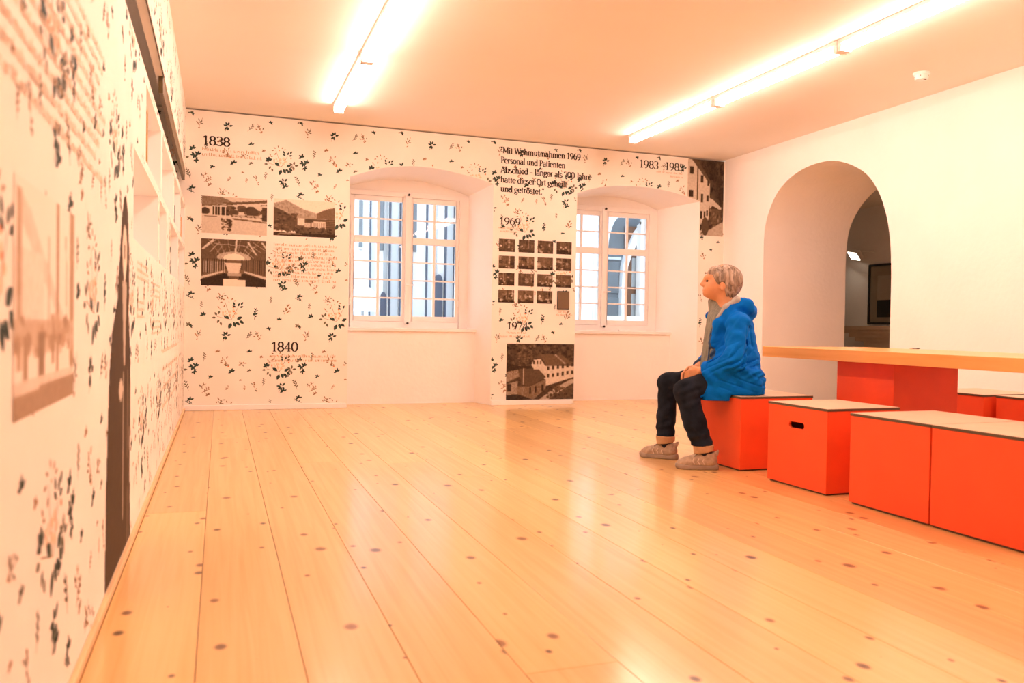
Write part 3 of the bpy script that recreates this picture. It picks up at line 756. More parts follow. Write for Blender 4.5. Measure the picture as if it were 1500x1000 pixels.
def in_left(u, v):
    if not (0.3 < u < D-0.01 and 0.032 < v < H-0.01): return False
    if PT-0.004 < v < HB+0.004: return False
    for (a, b, c, d) in holes:
        if a-.006 < u < b+.006 and c-.006 < v < d+.006: return False
    if 1.54 < u < 2.08 and 0.70 < v < 1.07: return False
    return True
paper('wallpaper_print', left, 0.3, D, 0, H, in_left, wall_left)

# ---- printed photographs: tone drawings stored as mesh colours
PAPER_T = 1.0
class Tone:
    def __init__(s, w, h, base=0.8, seed=0):
        s.w, s.h = w, h; s.a = np.full((h, w), base, float); s.rg = np.random.RandomState(seed)
        xx = (np.arange(w)+.5)/w; yy = 1-(np.arange(h)+.5)/h
        s.X, s.Y = np.meshgrid(xx, yy)
    def rect(s, x0, x1, y0, y1, v, k=1.0):
        m = (s.X>=x0)&(s.X<=x1)&(s.Y>=y0)&(s.Y<=y1); s.a[m] = s.a[m]*(1-k)+v*k
    def mask_poly(s, pts):
        m = np.zeros_like(s.X, bool); n = len(pts)
        for i in range(n):
            (x0,y0),(x1,y1) = pts[i], pts[(i+1)%n]
            if y0 == y1: continue
            c = ((y0>s.Y)!=(y1>s.Y)) & (s.X < (x1-x0)*(s.Y-y0)/(y1-y0)+x0)
            m ^= c
        return m
    def poly(s, pts, v, k=1.0):
        m = s.mask_poly(pts); s.a[m] = s.a[m]*(1-k)+v*k
    def ell(s, cx, cy, rx, ry, v, k=1.0):
        m = ((s.X-cx)/rx)**2+((s.Y-cy)/ry)**2 < 1; s.a[m] = s.a[m]*(1-k)+v*k
    def line(s, x0, y0, x1, y1, w, v, k=1.0):
        dx, dy = x1-x0, y1-y0; l2 = dx*dx+dy*dy or 1e-9
        t = np.clip(((s.X-x0)*dx+(s.Y-y0)*dy)/l2, 0, 1)
        m = np.hypot(s.X-x0-t*dx, s.Y-y0-t*dy) < w/2; s.a[m] = s.a[m]*(1-k)+v*k
    def grain(s, amp, cell=2, m=None):
        g = s.rg.uniform(-1, 1, (s.h//cell+2, s.w//cell+2)); g = np.kron(g, np.ones((cell, cell)))[:s.h, :s.w]
        g = g*0.6
        if m is None: s.a += g*amp
        else: s.a[m] += (g*amp)[m]
    def blobs(s, n, x0, x1, y0, y1, r0, r1, v0, v1):
        for _ in range(n):
            r = s.rg.uniform(r0, r1); s.ell(s.rg.uniform(x0,x1), s.rg.uniform(y0,y1), r, r*s.rg.uniform(.6,1.3), s.rg.uniform(v0,v1), .8)
LO, MIDC, HI = np.array([0.012,0.007,0.004]), np.array([0.185,0.118,0.068]), np.array([0.80,0.70,0.565])
def photo(name, T, place, u0, u1, v0, v1, parent, label, off=0.0012, mask=None, lo=LO, hi=HI, mid=MIDC):
    p_ = np.pad(np.clip(T.a, 0, 1), 1, mode='edge')
    a = (p_[1:-1,1:-1]*4+p_[:-2,1:-1]+p_[2:,1:-1]+p_[1:-1,:-2]+p_[1:-1,2:])/8
    a = np.clip((a-.5)*1.12+.5, 0, 1)[..., None]
    a = a**1.15
    c = np.where(a < .5, lo+(mid-lo)*a*2, mid+(hi-mid)*(a*2-1))
    h, w = T.h, T.w
    us = np.linspace(u0, u1, w+1); vs_ = np.linspace(v1, v0, h+1)
    verts = [place(float(us[i]), float(vs_[j]), off) for j in range(h+1) for i in range(w+1)]
    faces, cols = [], []
    for j in range(h):
        for i in range(w):
            if mask is not None and not mask[j, i]: continue
            k = j*(w+1)+i
            f = (k, k+w+1, k+w+2, k+1)
            faces.append(f); cols += list(c[j, i])+[1.0]
    me = bpy.data.meshes.new(name); me.from_pydata(verts, [], faces)
    at = me.color_attributes.new('print', 'FLOAT_COLOR', 'CORNER')
    cc = np.repeat(np.array(cols).reshape(-1, 4), 4, axis=0)
    at.data.foreach_set('color', cc.ravel())
    me.materials.append(MAT['print']); me.update()
    o = bpy.data.objects.new(name, me); COL.objects.link(o); o.parent = parent; o['label'] = label
    return o
# p1: promenade with arcade
T = Tone(104, 62, .82, 1)
T.poly([(0,1),(0,.72),(.3,.80),(.45,.88),(.3,1)], .58); T.poly([(.28,.84),(1,.96),(1,.90),(.45,.80)], .45); T.line(.0,.74,.45,.80,.02,.45); T.line(.45,.80,1,.97,.018,.3); T.line(.9,.82,1,.84,.02,.35)
T.rect(.13,.42,.48,.74,.84)
for x in (.16,.20,.245,.30,.365): T.rect(x,x+.026+.02*(x>.28),.50,.73,.18)
T.ell(.05,.60,.07,.09,.25); T.blobs(28,.42,.86,.56,.72,.03,.08,.15,.42); T.ell(.78,.62,.09,.12,.28); T.rect(.92,1,.38,.78,.28); T.blobs(10,.92,1,.45,.75,.02,.05,.15,.35)
T.rect(.45,.9,.46,.54,.72); T.blobs(30,.45,.85,.46,.52,.006,.012,.2,.4); T.line(.05,.46,.22,.455,.02,.35); T.poly([(.45,.44),(.8,.40),(1,.36),(1,.33),(.8,.36),(.5,.39)], .5)
T.blobs(26,.31,.44,.10,.40,.012,.035,.12,.4); T.rect(.29,.32,.36,.42,.3); T.grain(.05)
photo('photograph', T, back, *PH['p1'], wall_back, 'old sepia photograph of a promenade with an arcade and trees')
# p2: mountain town
T = Tone(104, 62, .95, 2)
T.poly([(0,.2),(0,.88),(.12,.93),(.2,.99),(.3,.90),(.5,.74),(.7,.66),(.85,.78),(1,.84),(1,.2)], .66); T.grain(.06,3, T.mask_poly([(0,.2),(0,.88),(.2,.99),(.5,.74),(.7,.66),(1,.84),(1,.2)]))
T.poly([(.7,.66),(.85,.78),(1,.85),(1,.5),(.7,.52)], .52); T.poly([(0,.15),(0,.78),(.15,.68),(.3,.55),(.38,.48),(.4,.15)], .34); T.blobs(120,0,.38,.12,.62,.012,.03,.12,.6)
T.rect(.36,1,.10,.50,.40); T.rect(.38,.50,.30,.50,.85); T.rect(.62,.85,.22,.44,.86); T.rect(.50,.60,.26,.38,.75); T.rect(.52,.64,.40,.48,.28); T.rect(.85,1,.22,.5,.32)
for i in range(8): T.rect(.63+.028*i,.64+.028*i,.26,.40,.55)
for i in range(5): T.rect(.86,1,.25+.05*i,.265+.05*i,.6)
T.blobs(90,.34,1,.06,.26,.012,.03,.1,.4); T.rect(0,1,0,.09,.16); T.poly([(.05,.02),(.5,.06),(.3,.10),(.1,.08)], .6); T.grain(.07)
photo('photograph', T, back, *PH['p2'], wall_back, 'old sepia photograph of a town below mountains')
# p3: hall with trusses
T = Tone(104, 78, .40, 3)
T.poly([(0,1),(1,1),(.78,.62),(.5,.52),(.22,.62)], .36); T.grain(.08,2)
for x in (.1,.25,.4,.55,.6,.75,.9): T.line(x,1,.5+(x-.5)*.45,.62,.014,.62)
T.line(.54,1,.52,.70,.028,.85); T.line(.18,.98,.02,.78,.03,.85); T.line(.72,.95,.84,.70,.03,.8); T.line(.94,.95,1,.84,.03,.8); T.line(.2,.9,.85,.86,.014,.7)
for k in range(5): T.line(.04+.09*k,.78-.06*k,.22+.05*k,.98-.06*k,.016,.75-.05*k); T.line(.98-.06*k,.80-.06*k,.80-.05*k,.95-.05*k,.014,.7)
T.ell(.5,.62,.26,.12,.80,.8); T.ell(.5,.60,.16,.10,.95)
T.rect(0,1,.22,.56,.50)
for i in range(11):
    x = .02+.035*i; T.rect(x,x+.014,.24+.012*i,.58,.16); x = .98-.035*i; T.rect(x-.014,x,.24+.012*i,.58,.18)
for i in range(10): T.rect(.035+.035*i,.047+.035*i,.28,.52,.82,.7)
T.poly([(.36,.5),(.62,.5),(.58,.28),(.42,.28)], .86); T.poly([(0,.14),(.34,.30),(.34,.33),(0,.2)], .82); T.poly([(1,.16),(.66,.30),(.66,.33),(1,.22)], .8)
T.poly([(0,0),(0,.13),(.36,.28),(.42,.25),(.42,0)], .14); T.poly([(1,0),(1,.15),(.66,.28),(.58,.25),(.58,0)], .15); T.rect(.40,.62,.22,.28,.7)
T.poly([(.34,.0),(.68,.0),(.68,.14),(.34,.16)], .95); T.grain(.05)
photo('photograph', T, back, *PH['p3'], wall_back, 'old sepia photograph of a hall with a timber truss roof')
# p5: houses by a road
T = Tone(124, 96, .22, 4); T.grain(.10,2); T.blobs(240,0,1,.62,1,.01,.035,.08,.42); T.blobs(80,.15,.42,.6,.98,.008,.02,.3,.62); T.poly([(0,.66),(.2,.6),(.35,.6),(.35,.5),(0,.5)], .14)
T.poly([(.36,.62),(.40,.72),(.50,.73),(.57,.6),(.57,.36),(.5,.4),(.42,.5)], .80); T.poly([(.48,.82),(.82,.80),(1,.62),(.59,.60)], .42); T.line(.72,.80,.86,.65,.03,.62); T.poly([(.40,.74),(.48,.83),(.59,.61),(.52,.73)], .34)
T.poly([(.57,.60),(1,.60),(1,.40),(.58,.24)], .82)
for r_ in range(3):
    for i in range(6):
        x = .60+.072*i; y = .53-.135*r_+.012*i
        if y > .26+.3*(x-.58): T.rect(x,x+.03,y,y+.065,.22)
for x in (.39,.44,.49): T.rect(x,x+.02,.64,.70,.25)
T.poly([(0,.50),(.17,.54),(.21,.42),(0,.30)], .60); T.grain(.06,2,T.mask_poly([(0,.50),(.17,.54),(.21,.42),(0,.30)])); T.poly([(.17,.54),(.25,.56),(.47,.54),(.58,.40),(.35,.25),(.22,.26)], .33); T.line(.25,.56,.25,.28,.012,.7); T.line(.0,.30,.21,.36,.014,.2)
T.poly([(0,.08),(0,.28),(.17,.34),(.17,.10)], .62); T.rect(.02,.07,.16,.28,.15); T.poly([(.17,.0),(.17,.24),(.35,.24),(.58,.37),(.58,.2),(.4,.0)], .55)
for x in (.34,.42,.52): T.rect(x,x+.025,.10+.3*(x-.34),.22+.3*(x-.34),.14)
T.poly([(.48,0),(.70,.2),(.95,.36),(1,.36),(1,.30),(.8,.14),(.62,0)], .70); T.poly([(.62,0),(1,.30),(1,0)], .30); T.blobs(90,.6,1,0,.24,.008,.025,.1,.5); T.poly([(0,0),(0,.08),(.17,.1),(.4,0)], .15); T.grain(.08)
photo('photograph', T, back, *PH['p5'], wall_back, 'large sepia photograph of steep-roofed houses by a forest road')
# p6: tall house
T = Tone(70, 126, .20, 5); T.grain(.1,2); T.blobs(160,.3,1,.4,1,.02,.07,.06,.34); T.poly([(0,1),(.22,.98),(.62,.70),(.60,.22),(.36,0),(0,0)], .80)
T.poly([(.1,1),(.26,1),(.66,.70),(.62,.68)], .35); T.line(.27,.93,.27,.45,.02,.3)
for x,y,w,h in ((.06,.80,.10,.10),(.36,.70,.07,.09),(.54,.66,.05,.07),(.05,.50,.11,.09),(.37,.44,.06,.11),(.53,.45,.05,.08),(.36,.22,.05,.10),(.46,.24,.04,.08),(.53,.26,.04,.07),(.36,.06,.04,.08)): T.rect(x,x+w,y,y+h,.16)
T.poly([(.62,.5),(.72,.48),(.95,.38),(.95,.34),(.7,.40),(.62,.36)], .78); T.poly([(.62,.36),(.95,.36),(.95,.18),(.62,.14)], .35); T.blobs(40,.62,.98,.12,.34,.01,.03,.15,.7); T.poly([(.3,.0),(.62,.08),(1,.20),(1,.0)], .72); T.ell(.5,.12,.1,.12,.3); T.grain(.06)
m6 = np.ones((126, 70), bool)
for j in range(126):
    for i in range(70):
        u = 5.433+(5.925-5.433)*(i+.5)/70; v = 2.838-(2.838-1.953)*(j+.5)/126
        if u < A2[-1][0]+.006 and v < interp(u, A2)+.004: m6[j, i] = False
photo('photograph', T, back, *PH['p6'], wall_back, 'tall sepia photograph of a house front below a wooded slope', mask=m6)
# 4 x 4 grid of little photographs (the last place holds a small dark screen)
gx = [3.124, 3.350, 3.570, 3.792]; gz = [1.787, 1.606, 1.423, 1.240]
for j in range(4):
    for i in range(4):
        if i == 3 and j == 3: continue
        r = np.random.RandomState(40+j*4+i); T = Tone(30, 24, r.uniform(.25,.5), 40+j*4+i)
        T.rect(0,1,0,r.uniform(.2,.4),r.uniform(.12,.3)); T.blobs(9,0,1,.2,.9,.06,.2,.12,.75); T.blobs(7,.1,.9,.1,.7,.03,.10,.5,.95)
        for _ in range(4): x = r.uniform(0,.9); T.rect(x,x+.06,.3,1,r.uniform(.2,.85),.6)
        T.grain(.12,2)
        photo('photograph', T, back, gx[i], gx[i]+.182, gz[j]-.137, gz[j], wall_back, 'one of a grid of fifteen little sepia photographs')
sc = tag(empty('wall_screen', (3.88, D, 1.04)), 'small upright dark brown screen hung on the papered pier below the photographs', 'screen')
MAT['screen'] = pm('brown_screen', (0.16, 0.10, 0.055), 0.35)
MB().box(-0.071, 0.071, -0.014, -0.002, 0, 0.205).build('case', 'ink', sc, 0.003); MB().box(-0.064, 0.064, -0.0155, -0.014, 0.012, 0.197).build('glass', 'screen', sc)
# left wall poster and life-size printed figure
T = Tone(60, 70, 1.0, 9)
T.poly([(0,.98),(.12,.80),(.85,.30),(.9,.34),(.2,.9)], .80); T.rect(0,.42,.36,.72,.88); T.rect(.03,.10,.2,.95,.55); T.line(.66,.12,.66,1,.05,.40); T.line(.95,.2,.95,1,.10,.5); T.line(.5,.3,.5,.8,.03,.68); T.line(.85,.3,.82,.85,.03,.66)
T.rect(0,1,.30,.42,.62); T.blobs(60,.02,.95,.26,.42,.02,.05,.3,.7); T.rect(.33,.44,.12,.36,.25); T.rect(.12,.18,.14,.34,.4); T.rect(.55,.6,.2,.34,.4); T.rect(0,1,0,.16,.8); T.poly([(0,0),(0,.10),(1,.12),(1,.0)], .38); T.grain(.06)
photo('photograph', T, left, 1.52, 2.10, 0.680, 1.088, wall_left, 'large pale sepia photograph of a crowd in a columned hall', lo=np.array([.20,.13,.08]), mid=np.array([.46,.33,.22]), hi=np.array([.84,.77,.68]))
T = Tone(60, 128, .22, 10)
SIL = [(0,0),(.02,.25),(.10,.52),(.18,.62),(.30,.68),(.36,.70),(.37,.74),(.45,.83),(.50,.92),(.58,.99),(.66,1.0),(.74,.96),(.80,.86),(.82,.74),(.80,.66),(.86,.60),(.92,.45),(.90,.2),(.95,.0)]
msk = T.mask_poly(SIL)
T.grain(.05,2); T.ell(.62,.84,.10,.075,.86); T.ell(.62,.80,.06,.045,.9); T.poly([(.52,.76),(.72,.76),(.66,.52),(.6,.52)], .75); T.line(.6,.5,.6,.1,.025,.75); T.ell(.5,.46,.08,.03,.8); T.line(.78,.5,.8,0,.03,.62); T.line(.86,.45,.88,0,.02,.7); T.ell(.62,.84,.02,.02,.4)
photo('figure_print', T, left, 2.68, 3.44, 0.032, 1.29, wall_left, 'life-size sepia print of a person in a long dark dress', mask=msk, lo=np.array([0.035,0.02,0.009]), mid=np.array([.12,.072,.036]))

# ---- lettering: a small serif face drawn with a broad pen
def arc(cx, cy, rx, ry, a0, a1, n=10):
    return [(cx+rx*math.cos(math.radians(a0+(a1-a0)*i/n)), cy+ry*math.sin(math.radians(a0+(a1-a0)*i/n))) for i in range(n+1)]
def V(x, y0, y1, s=3):
    out = [[(x,y0),(x,y1)]]
    if s & 1: out.append([(x-.13,y0+.025),(x+.13,y0+.025)])
    if s & 2: out.append([(x-.13,y1-.025),(x+.06,y1-.025)])
    return out
xh = .66
def O_(cx, w, y0=0, y1=xh): return [arc(cx,(y0+y1)/2,w,(y1-y0)/2,0,360,18)]
def hump(x0, x1): return [arc((x0+x1)/2, xh-.22, (x1-x0)/2, .22, 175, 0, 8)+[(x1,0)], [(x1-.12,.025),(x1+.12,.025)]]
G = {
 '1': (.56, V(.30,0,1,1)+[[(.10,.84),(.30,.99)]]), '8': (.62, O_(.31,.235,0,.53)+O_(.31,.20,.50,1)),
 '3': (.58, [arc(.27,.755,.21,.245,150,-90), arc(.25,.26,.26,.26,90,-150)]), '4': (.64, [[(.43,0),(.43,1)],[(.43,.98),(.06,.30)],[(.04,.28),(.60,.28)],[(.30,.025),(.56,.025)]]),
 '0': (.64, O_(.32,.25,0,1)), '9': (.62, [arc(.30,.68,.23,.32,0,360,16), arc(.16,.62,.37,.62,10,-85)]), '6': (.62, [arc(.31,.32,.23,.32,0,360,16), arc(.45,.38,.37,.62,190,95)]),
 '7': (.58, [[(.06,.95),(.54,.95)],[(.54,.96),(.22,0)],[(.06,.97),(.07,.82)]]), '5': (.58, [[(.16,.95),(.52,.95)],[(.17,.97),(.14,.56)],arc(.25,.31,.26,.31,125,-145)]),
 '-': (.50, [[(.02,.36),(.46,.36)]]), '.': (.26, [arc(.12,.05,.05,.05,0,360,8)]), '"': (.34, [[(.08,1.0),(.06,.80)],[(.22,1.0),(.20,.80)]]), ' ': (.28, []),
 'i': (.32, V(.16,0,xh)+[arc(.15,.88,.04,.05,0,360,8)]), 'l': (.32, V(.16,0,1.02)), 't': (.38, [[(.17,.86),(.17,.10)],arc(.28,.11,.11,.10,180,280,6),[(.04,.63),(.34,.63)]]),
 'n': (.66, V(.16,0,xh)+hump(.16,.52)), 'm': (.98, V(.16,0,xh)+hump(.16,.50)+hump(.50,.84)), 'h': (.66, V(.16,0,1.02)+hump(.16,.52)), 'r': (.46, V(.16,0,xh)+[arc(.32,xh-.2,.16,.18,175,55,6)]),
 'u': (.66, [[(.16,xh),(.16,.2)],arc(.31,.2,.15,.19,180,300,8)+[(.50,.2)],[(.50,xh),(.50,0)],[(.50,.025),(.60,.025)],[(.05,xh-.025),(.16,xh-.025)],[(.38,xh-.025),(.5,xh-.025)]]),
 'e': (.54, [arc(.28,xh/2,.22,xh/2,10,320,16),[(.08,.36),(.49,.36)]]), 'a': (.54, [arc(.25,xh-.19,.17,.18,160,0,8)+[(.42,.05),(.5,.02)],arc(.24,.18,.18,.18,70,400,14)]),
 'o': (.60, O_(.30,.235)), 'd': (.64, [arc(.28,xh/2,.215,xh/2,0,360,16)]+V(.49,0,1.02,3)), 'b': (.64, [arc(.36,xh/2,.215,xh/2,0,360,16)]+V(.15,0,1.02,2)), 'c': (.50, [arc(.28,xh/2,.22,xh/2,45,315,14)]),
 's': (.46, [arc(.23,xh-.17,.16,.165,50,250,8)+arc(.22,.17,.17,.17,70,-140,8)]), 'g': (.56, [arc(.26,xh-.2,.19,.2,0,360,14), arc(.26,-.12,.22,.15,0,360,14),[(.16,.28),(.10,.14),(.3,.03)],[(.4,xh-.04),(.54,xh-.0)]]),
 'J': (.40, [[(.26,.97),(.26,.05)],arc(.12,.02,.14,.2,0,-90,6),[(.12,.975),(.38,.975)]]), 'A': (.74, [[(.06,0),(.36,1)],[(.36,1),(.66,0)],[(.18,.34),(.55,.34)],[(-.02,.025),(.18,.025)],[(.54,.025),(.78,.025)]]),
 'M': (.94, V(.14,0,1)+V(.80,0,1,1)+[[(.14,1),(.46,.15)],[(.46,.15),(.80,1)],[(.76,.975),(.92,.975)]]), 'W': (1.0, [[(.06,1),(.28,0)],[(.28,0),(.50,.95)],[(.50,.95),(.72,0)],[(.72,0),(.94,1)],[(-.04,.975),(.18,.975)],[(.82,.975),(1.04,.975)]]),
 'P': (.62, V(.17,0,1)+[[(.17,.97),(.32,.97)]+arc(.32,.72,.24,.25,90,-90,10)+[(.17,.47)]]), 'O': (.78, O_(.39,.31,0,1)),
}
G['ä'] = (.54, G['a'][1]+[arc(.14,.86,.04,.05,0,360,8),arc(.36,.86,.04,.05,0,360,8)]); G['ö'] = (.60, G['o'][1]+[arc(.19,.86,.04,.05,0,360,8),arc(.41,.86,.04,.05,0,360,8)])
def text_mesh(m, s, u, v, size, place, off, bold=1.0, width=None):
    tot = sum(G[c][0] for c in s)
    kx = size if width is None else width/tot
    x = 0
    for c in s:
        adv, strokes = G[c]
        for st_ in strokes:
            for (a, b), (c_, d) in zip(st_[:-1], st_[1:]):
                dx, dy = c_-a, d-b; l = math.hypot(dx, dy)
                if l < 1e-6: continue
                w = (0.055+0.085*abs(dy/l))*bold
                if dx*dy > 0 and abs(dx) > .05 and l > .3: w *= .62
                ex, ey = dx/l*.018, dy/l*.018
                nx, ny = -dy/l*w/2, dx/l*w/2
                q = [(a-ex+nx,b-ey+ny),(a-ex-nx,b-ey-ny),(c_+ex-nx,d+ey-ny),(c_+ex+nx,d+ey+ny)]
                m.poly([place(u+(x+p)*kx, v+r_*size, off) for p, r_ in q])
        x += adv
def lettering(lines, place, parent, label, off=0.0018, bold=1.0):
    m = MB()
    for s, u, v, size, width in lines: text_mesh(m, s, u, v, size, place, off, bold, width)
    o = m.build('lettering', 'ink', parent); o['label'] = label
lettering([('1838', 0.145, 2.522, 0.084, .25)], back, wall_back, 'year 1838 in black serif figures', bold=1.15)
lettering([('1840', 0.790, 0.566, 0.092, .256)], back, wall_back, 'year 1840 in black serif figures', bold=1.15)
lettering([('1969', 3.122, 1.940, 0.074, .245)], back, wall_back, 'year 1969 in black serif figures')
lettering([('1974', 3.226, 0.818, 0.074, .248)], back, wall_back, 'year 1974 in black serif figures')
lettering([('1983 -1985', 4.793, 2.680, 0.086, .585)], back, wall_back, 'years 1983 to 1985 in black serif figures')
qz = [2.700, 2.595, 2.492, 2.388, 2.290]
lettering([('"Mit Wehmut nahmen 1969', 3.128, qz[0], .066, .935), ('Personal und Patienten', 3.130, qz[1], .066, .750), ('Abschied - länger als 700 Jahre', 3.130, qz[2], .066, 1.068), ('hatte dieser Ort geheilt', 3.130, qz[3], .066, .775), ('und getröstet."', 3.130, qz[4], .066, .505)], back, wall_back, 'five-line black serif quotation', bold=1.3)
# fine print that cannot be read: rows of tiny strokes
def fine(name, rows, place, parent, mat='inkpale', seed=1, off=0.0016, label='rows of fine unreadable print'):
    r = random.Random(seed); m = MB()
    for (u0, u1, v, h) in rows:
        u = u0
        while u < u1:
            for _ in range(r.randint(3, 9)):
                w = h*r.uniform(.28,.5); hh = h*(1 if r.random() < .25 else .66)
                if u+w > u1: break
                m.poly([place(a, b, off) for a, b in ((u,v),(u+w*.5,v),(u+w*.5,v+hh),(u,v+hh))])
                if r.random() < .7:
                    q = v if r.random() < .5 else v+h*.5
                    m.poly([place(a, b, off) for a, b in ((u,q),(u+w*1.1,q),(u+w*1.1,q+h*.16),(u,q+h*.16))])
                u += w*1.35
            u += h*.5
    o = m.build(name, mat, parent); o['kind'] = 'stuff'; o['label'] = label
fine('fine_print', [(0.145,.660,2.468,.030),(0.145,.700,2.418,.030)], back, wall_back, seed=2)
fine('fine_print', [(0.805,1.425-.03*(i%3),1.600-.0385*i,.028) for i in range(10)], back, wall_back, seed=3)
fine('fine_print', [(0.790,1.425,.508,.028),(0.790,1.425,.466,.028)], back, wall_back, seed=4)
fine('fine_print', [(3.115,3.36,1.895,.022),(3.14,3.33,1.858,.022)], back, wall_back, seed=5)
fine('fine_print', [(3.226,3.46,.770,.024),(3.15,3.50,.730,.024)], back, wall_back, seed=6)
fine('fine_print', [(5.02,5.37,2.640,.022),(5.20,5.37,2.600,.022)], back, wall_back, seed=7)
fine('fine_print', [(3.83,3.93,1.005,.02),(3.80,4.0,.975,.02)], back, wall_back, seed=8)
fine('fine_print', [(1.15+.02*(i%3), 2.62-.06*(i%4), 1.575-.043*i, .026) for i in range(9)], left, wall_left, 'inkfaint', seed=9)
fine('fine_print', [(3.60,4.15,1.08-.03*i,.016) for i in range(3)]+[(4.35,4.95,1.03-.03*i,.016) for i in range(3)]+[(4.35,5.0,.84-.03*i,.016) for i in range(3)]+[(3.6,3.95,.92-.03*i,.016) for i in range(3)], left, wall_left, 'inkfaint', seed=10)
fine('fine_print', [(5.2,7.0,.66-.11*i,.028) for i in range(4)], left, wall_left, 'inkfaint', seed=11)
# ================================================================== PERSON
PF = Vector((-0.92069, 0.39029, 0)); PL = Vector((-0.39029, -0.92069, 0)); PA = Vector((3.5, 4.36, 0))
class Field:
    """distance field on a grid; shapes are blended in locally, then meshed with surface nets"""
    def __init__(s, lo, hi, h):
        s.lo = np.array(lo, float); s.h = h
        s.n = np.ceil((np.array(hi)-s.lo)/h).astype(int)+1
        s.F = np.full(tuple(s.n), 0.2, np.float32)
    def block(s, lo, hi, pad):
        a = np.clip(np.floor((np.array(lo)-pad-s.lo)/s.h).astype(int), 0, s.n-1)
        b = np.clip(np.ceil((np.array(hi)+pad-s.lo)/s.h).astype(int)+1, 1, s.n)
        if np.any(b <= a): return None, None
        sl = tuple(slice(p, q) for p, q in zip(a, b))
        g = np.meshgrid(*[(s.lo[i]+s.h*np.arange(a[i], b[i])).astype(np.float32) for i in range(3)], indexing='ij')
        return sl, g
    def all(s):
        return np.meshgrid(*[(s.lo[i]+s.h*np.arange(s.n[i])).astype(np.float32) for i in range(3)], indexing='ij')
    def put(s, sl, d, k, op):
        f = s.F[sl]
        if op == '-':
            d = -d; hh = np.clip(.5-.5*(d-f)/k, 0, 1) if k else (d > f)*0.0
            s.F[sl] = np.maximum(f, d) if not k else f*hh+d*(1-hh)+k*hh*(1-hh)
        else:
            if k:
                hh = np.clip(.5+.5*(f-d)/k, 0, 1); s.F[sl] = f*(1-hh)+d*hh-k*hh*(1-hh)
            else: s.F[sl] = np.minimum(f, d)
    def cone(s, a, b, ra, rb, k=.02, op='+', ts=1.0):
        a, b = np.array(a, float), np.array(b, float); R_ = max(ra, rb)/min(ts, 1)
        sl, g = s.block(np.minimum(a,b)-R_, np.maximum(a,b)+R_, k+.03)
        if sl is None: return
        ba = b-a; L2 = ba@ba or 1e-9
        p = [g[i]-a[i] for i in range(3)]
        t = np.clip((p[0]*ba[0]+p[1]*ba[1]+p[2]*ba[2])/L2, 0, 1)
        d = np.sqrt((p[0]-t*ba[0])**2+((p[1]-t*ba[1])*ts)**2+(p[2]-t*ba[2])**2)-(ra+(rb-ra)*t)
        s.put(sl, d, k, op)
    def ell(s, c, r, k=.02, op='+', tilt=0.0):
        c, r = np.array(c, float), np.array(r, float); R_ = r.max()
        sl, g = s.block(c-R_, c+R_, k+.03)
        if sl is None: return
        x, y, z = g[0]-c[0], g[1]-c[1], g[2]-c[2]
        if tilt: ct, st_ = math.cos(tilt), math.sin(tilt); x, z = x*ct+z*st_, -x*st_+z*ct
        q = np.sqrt((x/r[0])**2+(y/r[1])**2+(z/r[2])**2)
        q2 = np.sqrt((x/r[0]**2)**2+(y/r[1]**2)**2+(z/r[2]**2)**2)+1e-6
        s.put(sl, q*(q-1)/q2, k, op)
    def rbox(s, c, hf, r, k=.02, op='+'):
        c, hf = np.array(c, float), np.array(hf, float)
        sl, g = s.block(c-hf-r, c+hf+r, k+.03)
        q = [np.abs(g[i]-c[i])-hf[i] for i in range(3)]
        d = np.sqrt(sum(np.maximum(v, 0)**2 for v in q))+np.minimum(np.maximum(np.maximum(q[0], q[1]), q[2]), 0)-r
        s.put(sl, d, k, op)
    def chain(s, pts, k=.012):
        for (a, ra), (b, rb) in zip(pts[:-1], pts[1:]): s.cone(a, b, ra, rb, k)
    def clip(s, d): s.F = np.maximum(s.F, d.astype(np.float32))
    def mesh(s):
        F = s.F; S = F < 0
        n = [k-1 for k in F.shape]
        c = np.zeros(n, np.int8)
        for i in (0,1):
            for j in (0,1):
                for k in (0,1): c += S[i:n[0]+i, j:n[1]+j, k:n[2]+k]
        act = (c > 0) & (c < 8); ids = np.argwhere(act)
        idx = np.full(n, -1, np.int64); idx[act] = np.arange(len(ids))
        acc = np.zeros((len(ids), 3)); cnt = np.zeros(len(ids))
        cor = [(i,j,k) for i in (0,1) for j in (0,1) for k in (0,1)]
        for a in cor:
            for ax in range(3):
                if a[ax]: continue
                b = list(a); b[ax] = 1
                fa = F[tuple((ids+a).T)]; fb = F[tuple((ids+b).T)]
                m = (fa < 0) != (fb < 0); t = np.where(m, fa/(fa-fb+1e-12), 0)
                p = np.tile(np.array(a, float), (len(ids), 1)); p[:, ax] += t
                acc[m] += p[m]; cnt[m] += 1
        v = s.lo+(ids+acc/cnt[:, None])*s.h
        faces = []
        for ax in range(3):
            o1, o2 = (ax+1) % 3, (ax+2) % 3
            sa = [slice(None)]*3; sb = [slice(None)]*3; sa[ax] = slice(0, -1); sb[ax] = slice(1, None)
            A_, B_ = S[tuple(sa)], S[tuple(sb)]
            e = np.argwhere(A_ != B_); inside = A_[tuple(e.T)]
            ok = (e[:, o1] > 0) & (e[:, o2] > 0) & (e[:, o1] < F.shape[o1]-1) & (e[:, o2] < F.shape[o2]-1)
            e, inside = e[ok], inside[ok]
            def at(d1, d2):
                q = e.copy(); q[:, o1] -= d1; q[:, o2] -= d2; return idx[tuple(q.T)]
            f = np.stack([at(1,1), at(0,1), at(0,0), at(1,0)], 1)
            f[~inside] = f[~inside][:, ::-1]; faces.append(f)
        return v, np.concatenate(faces)
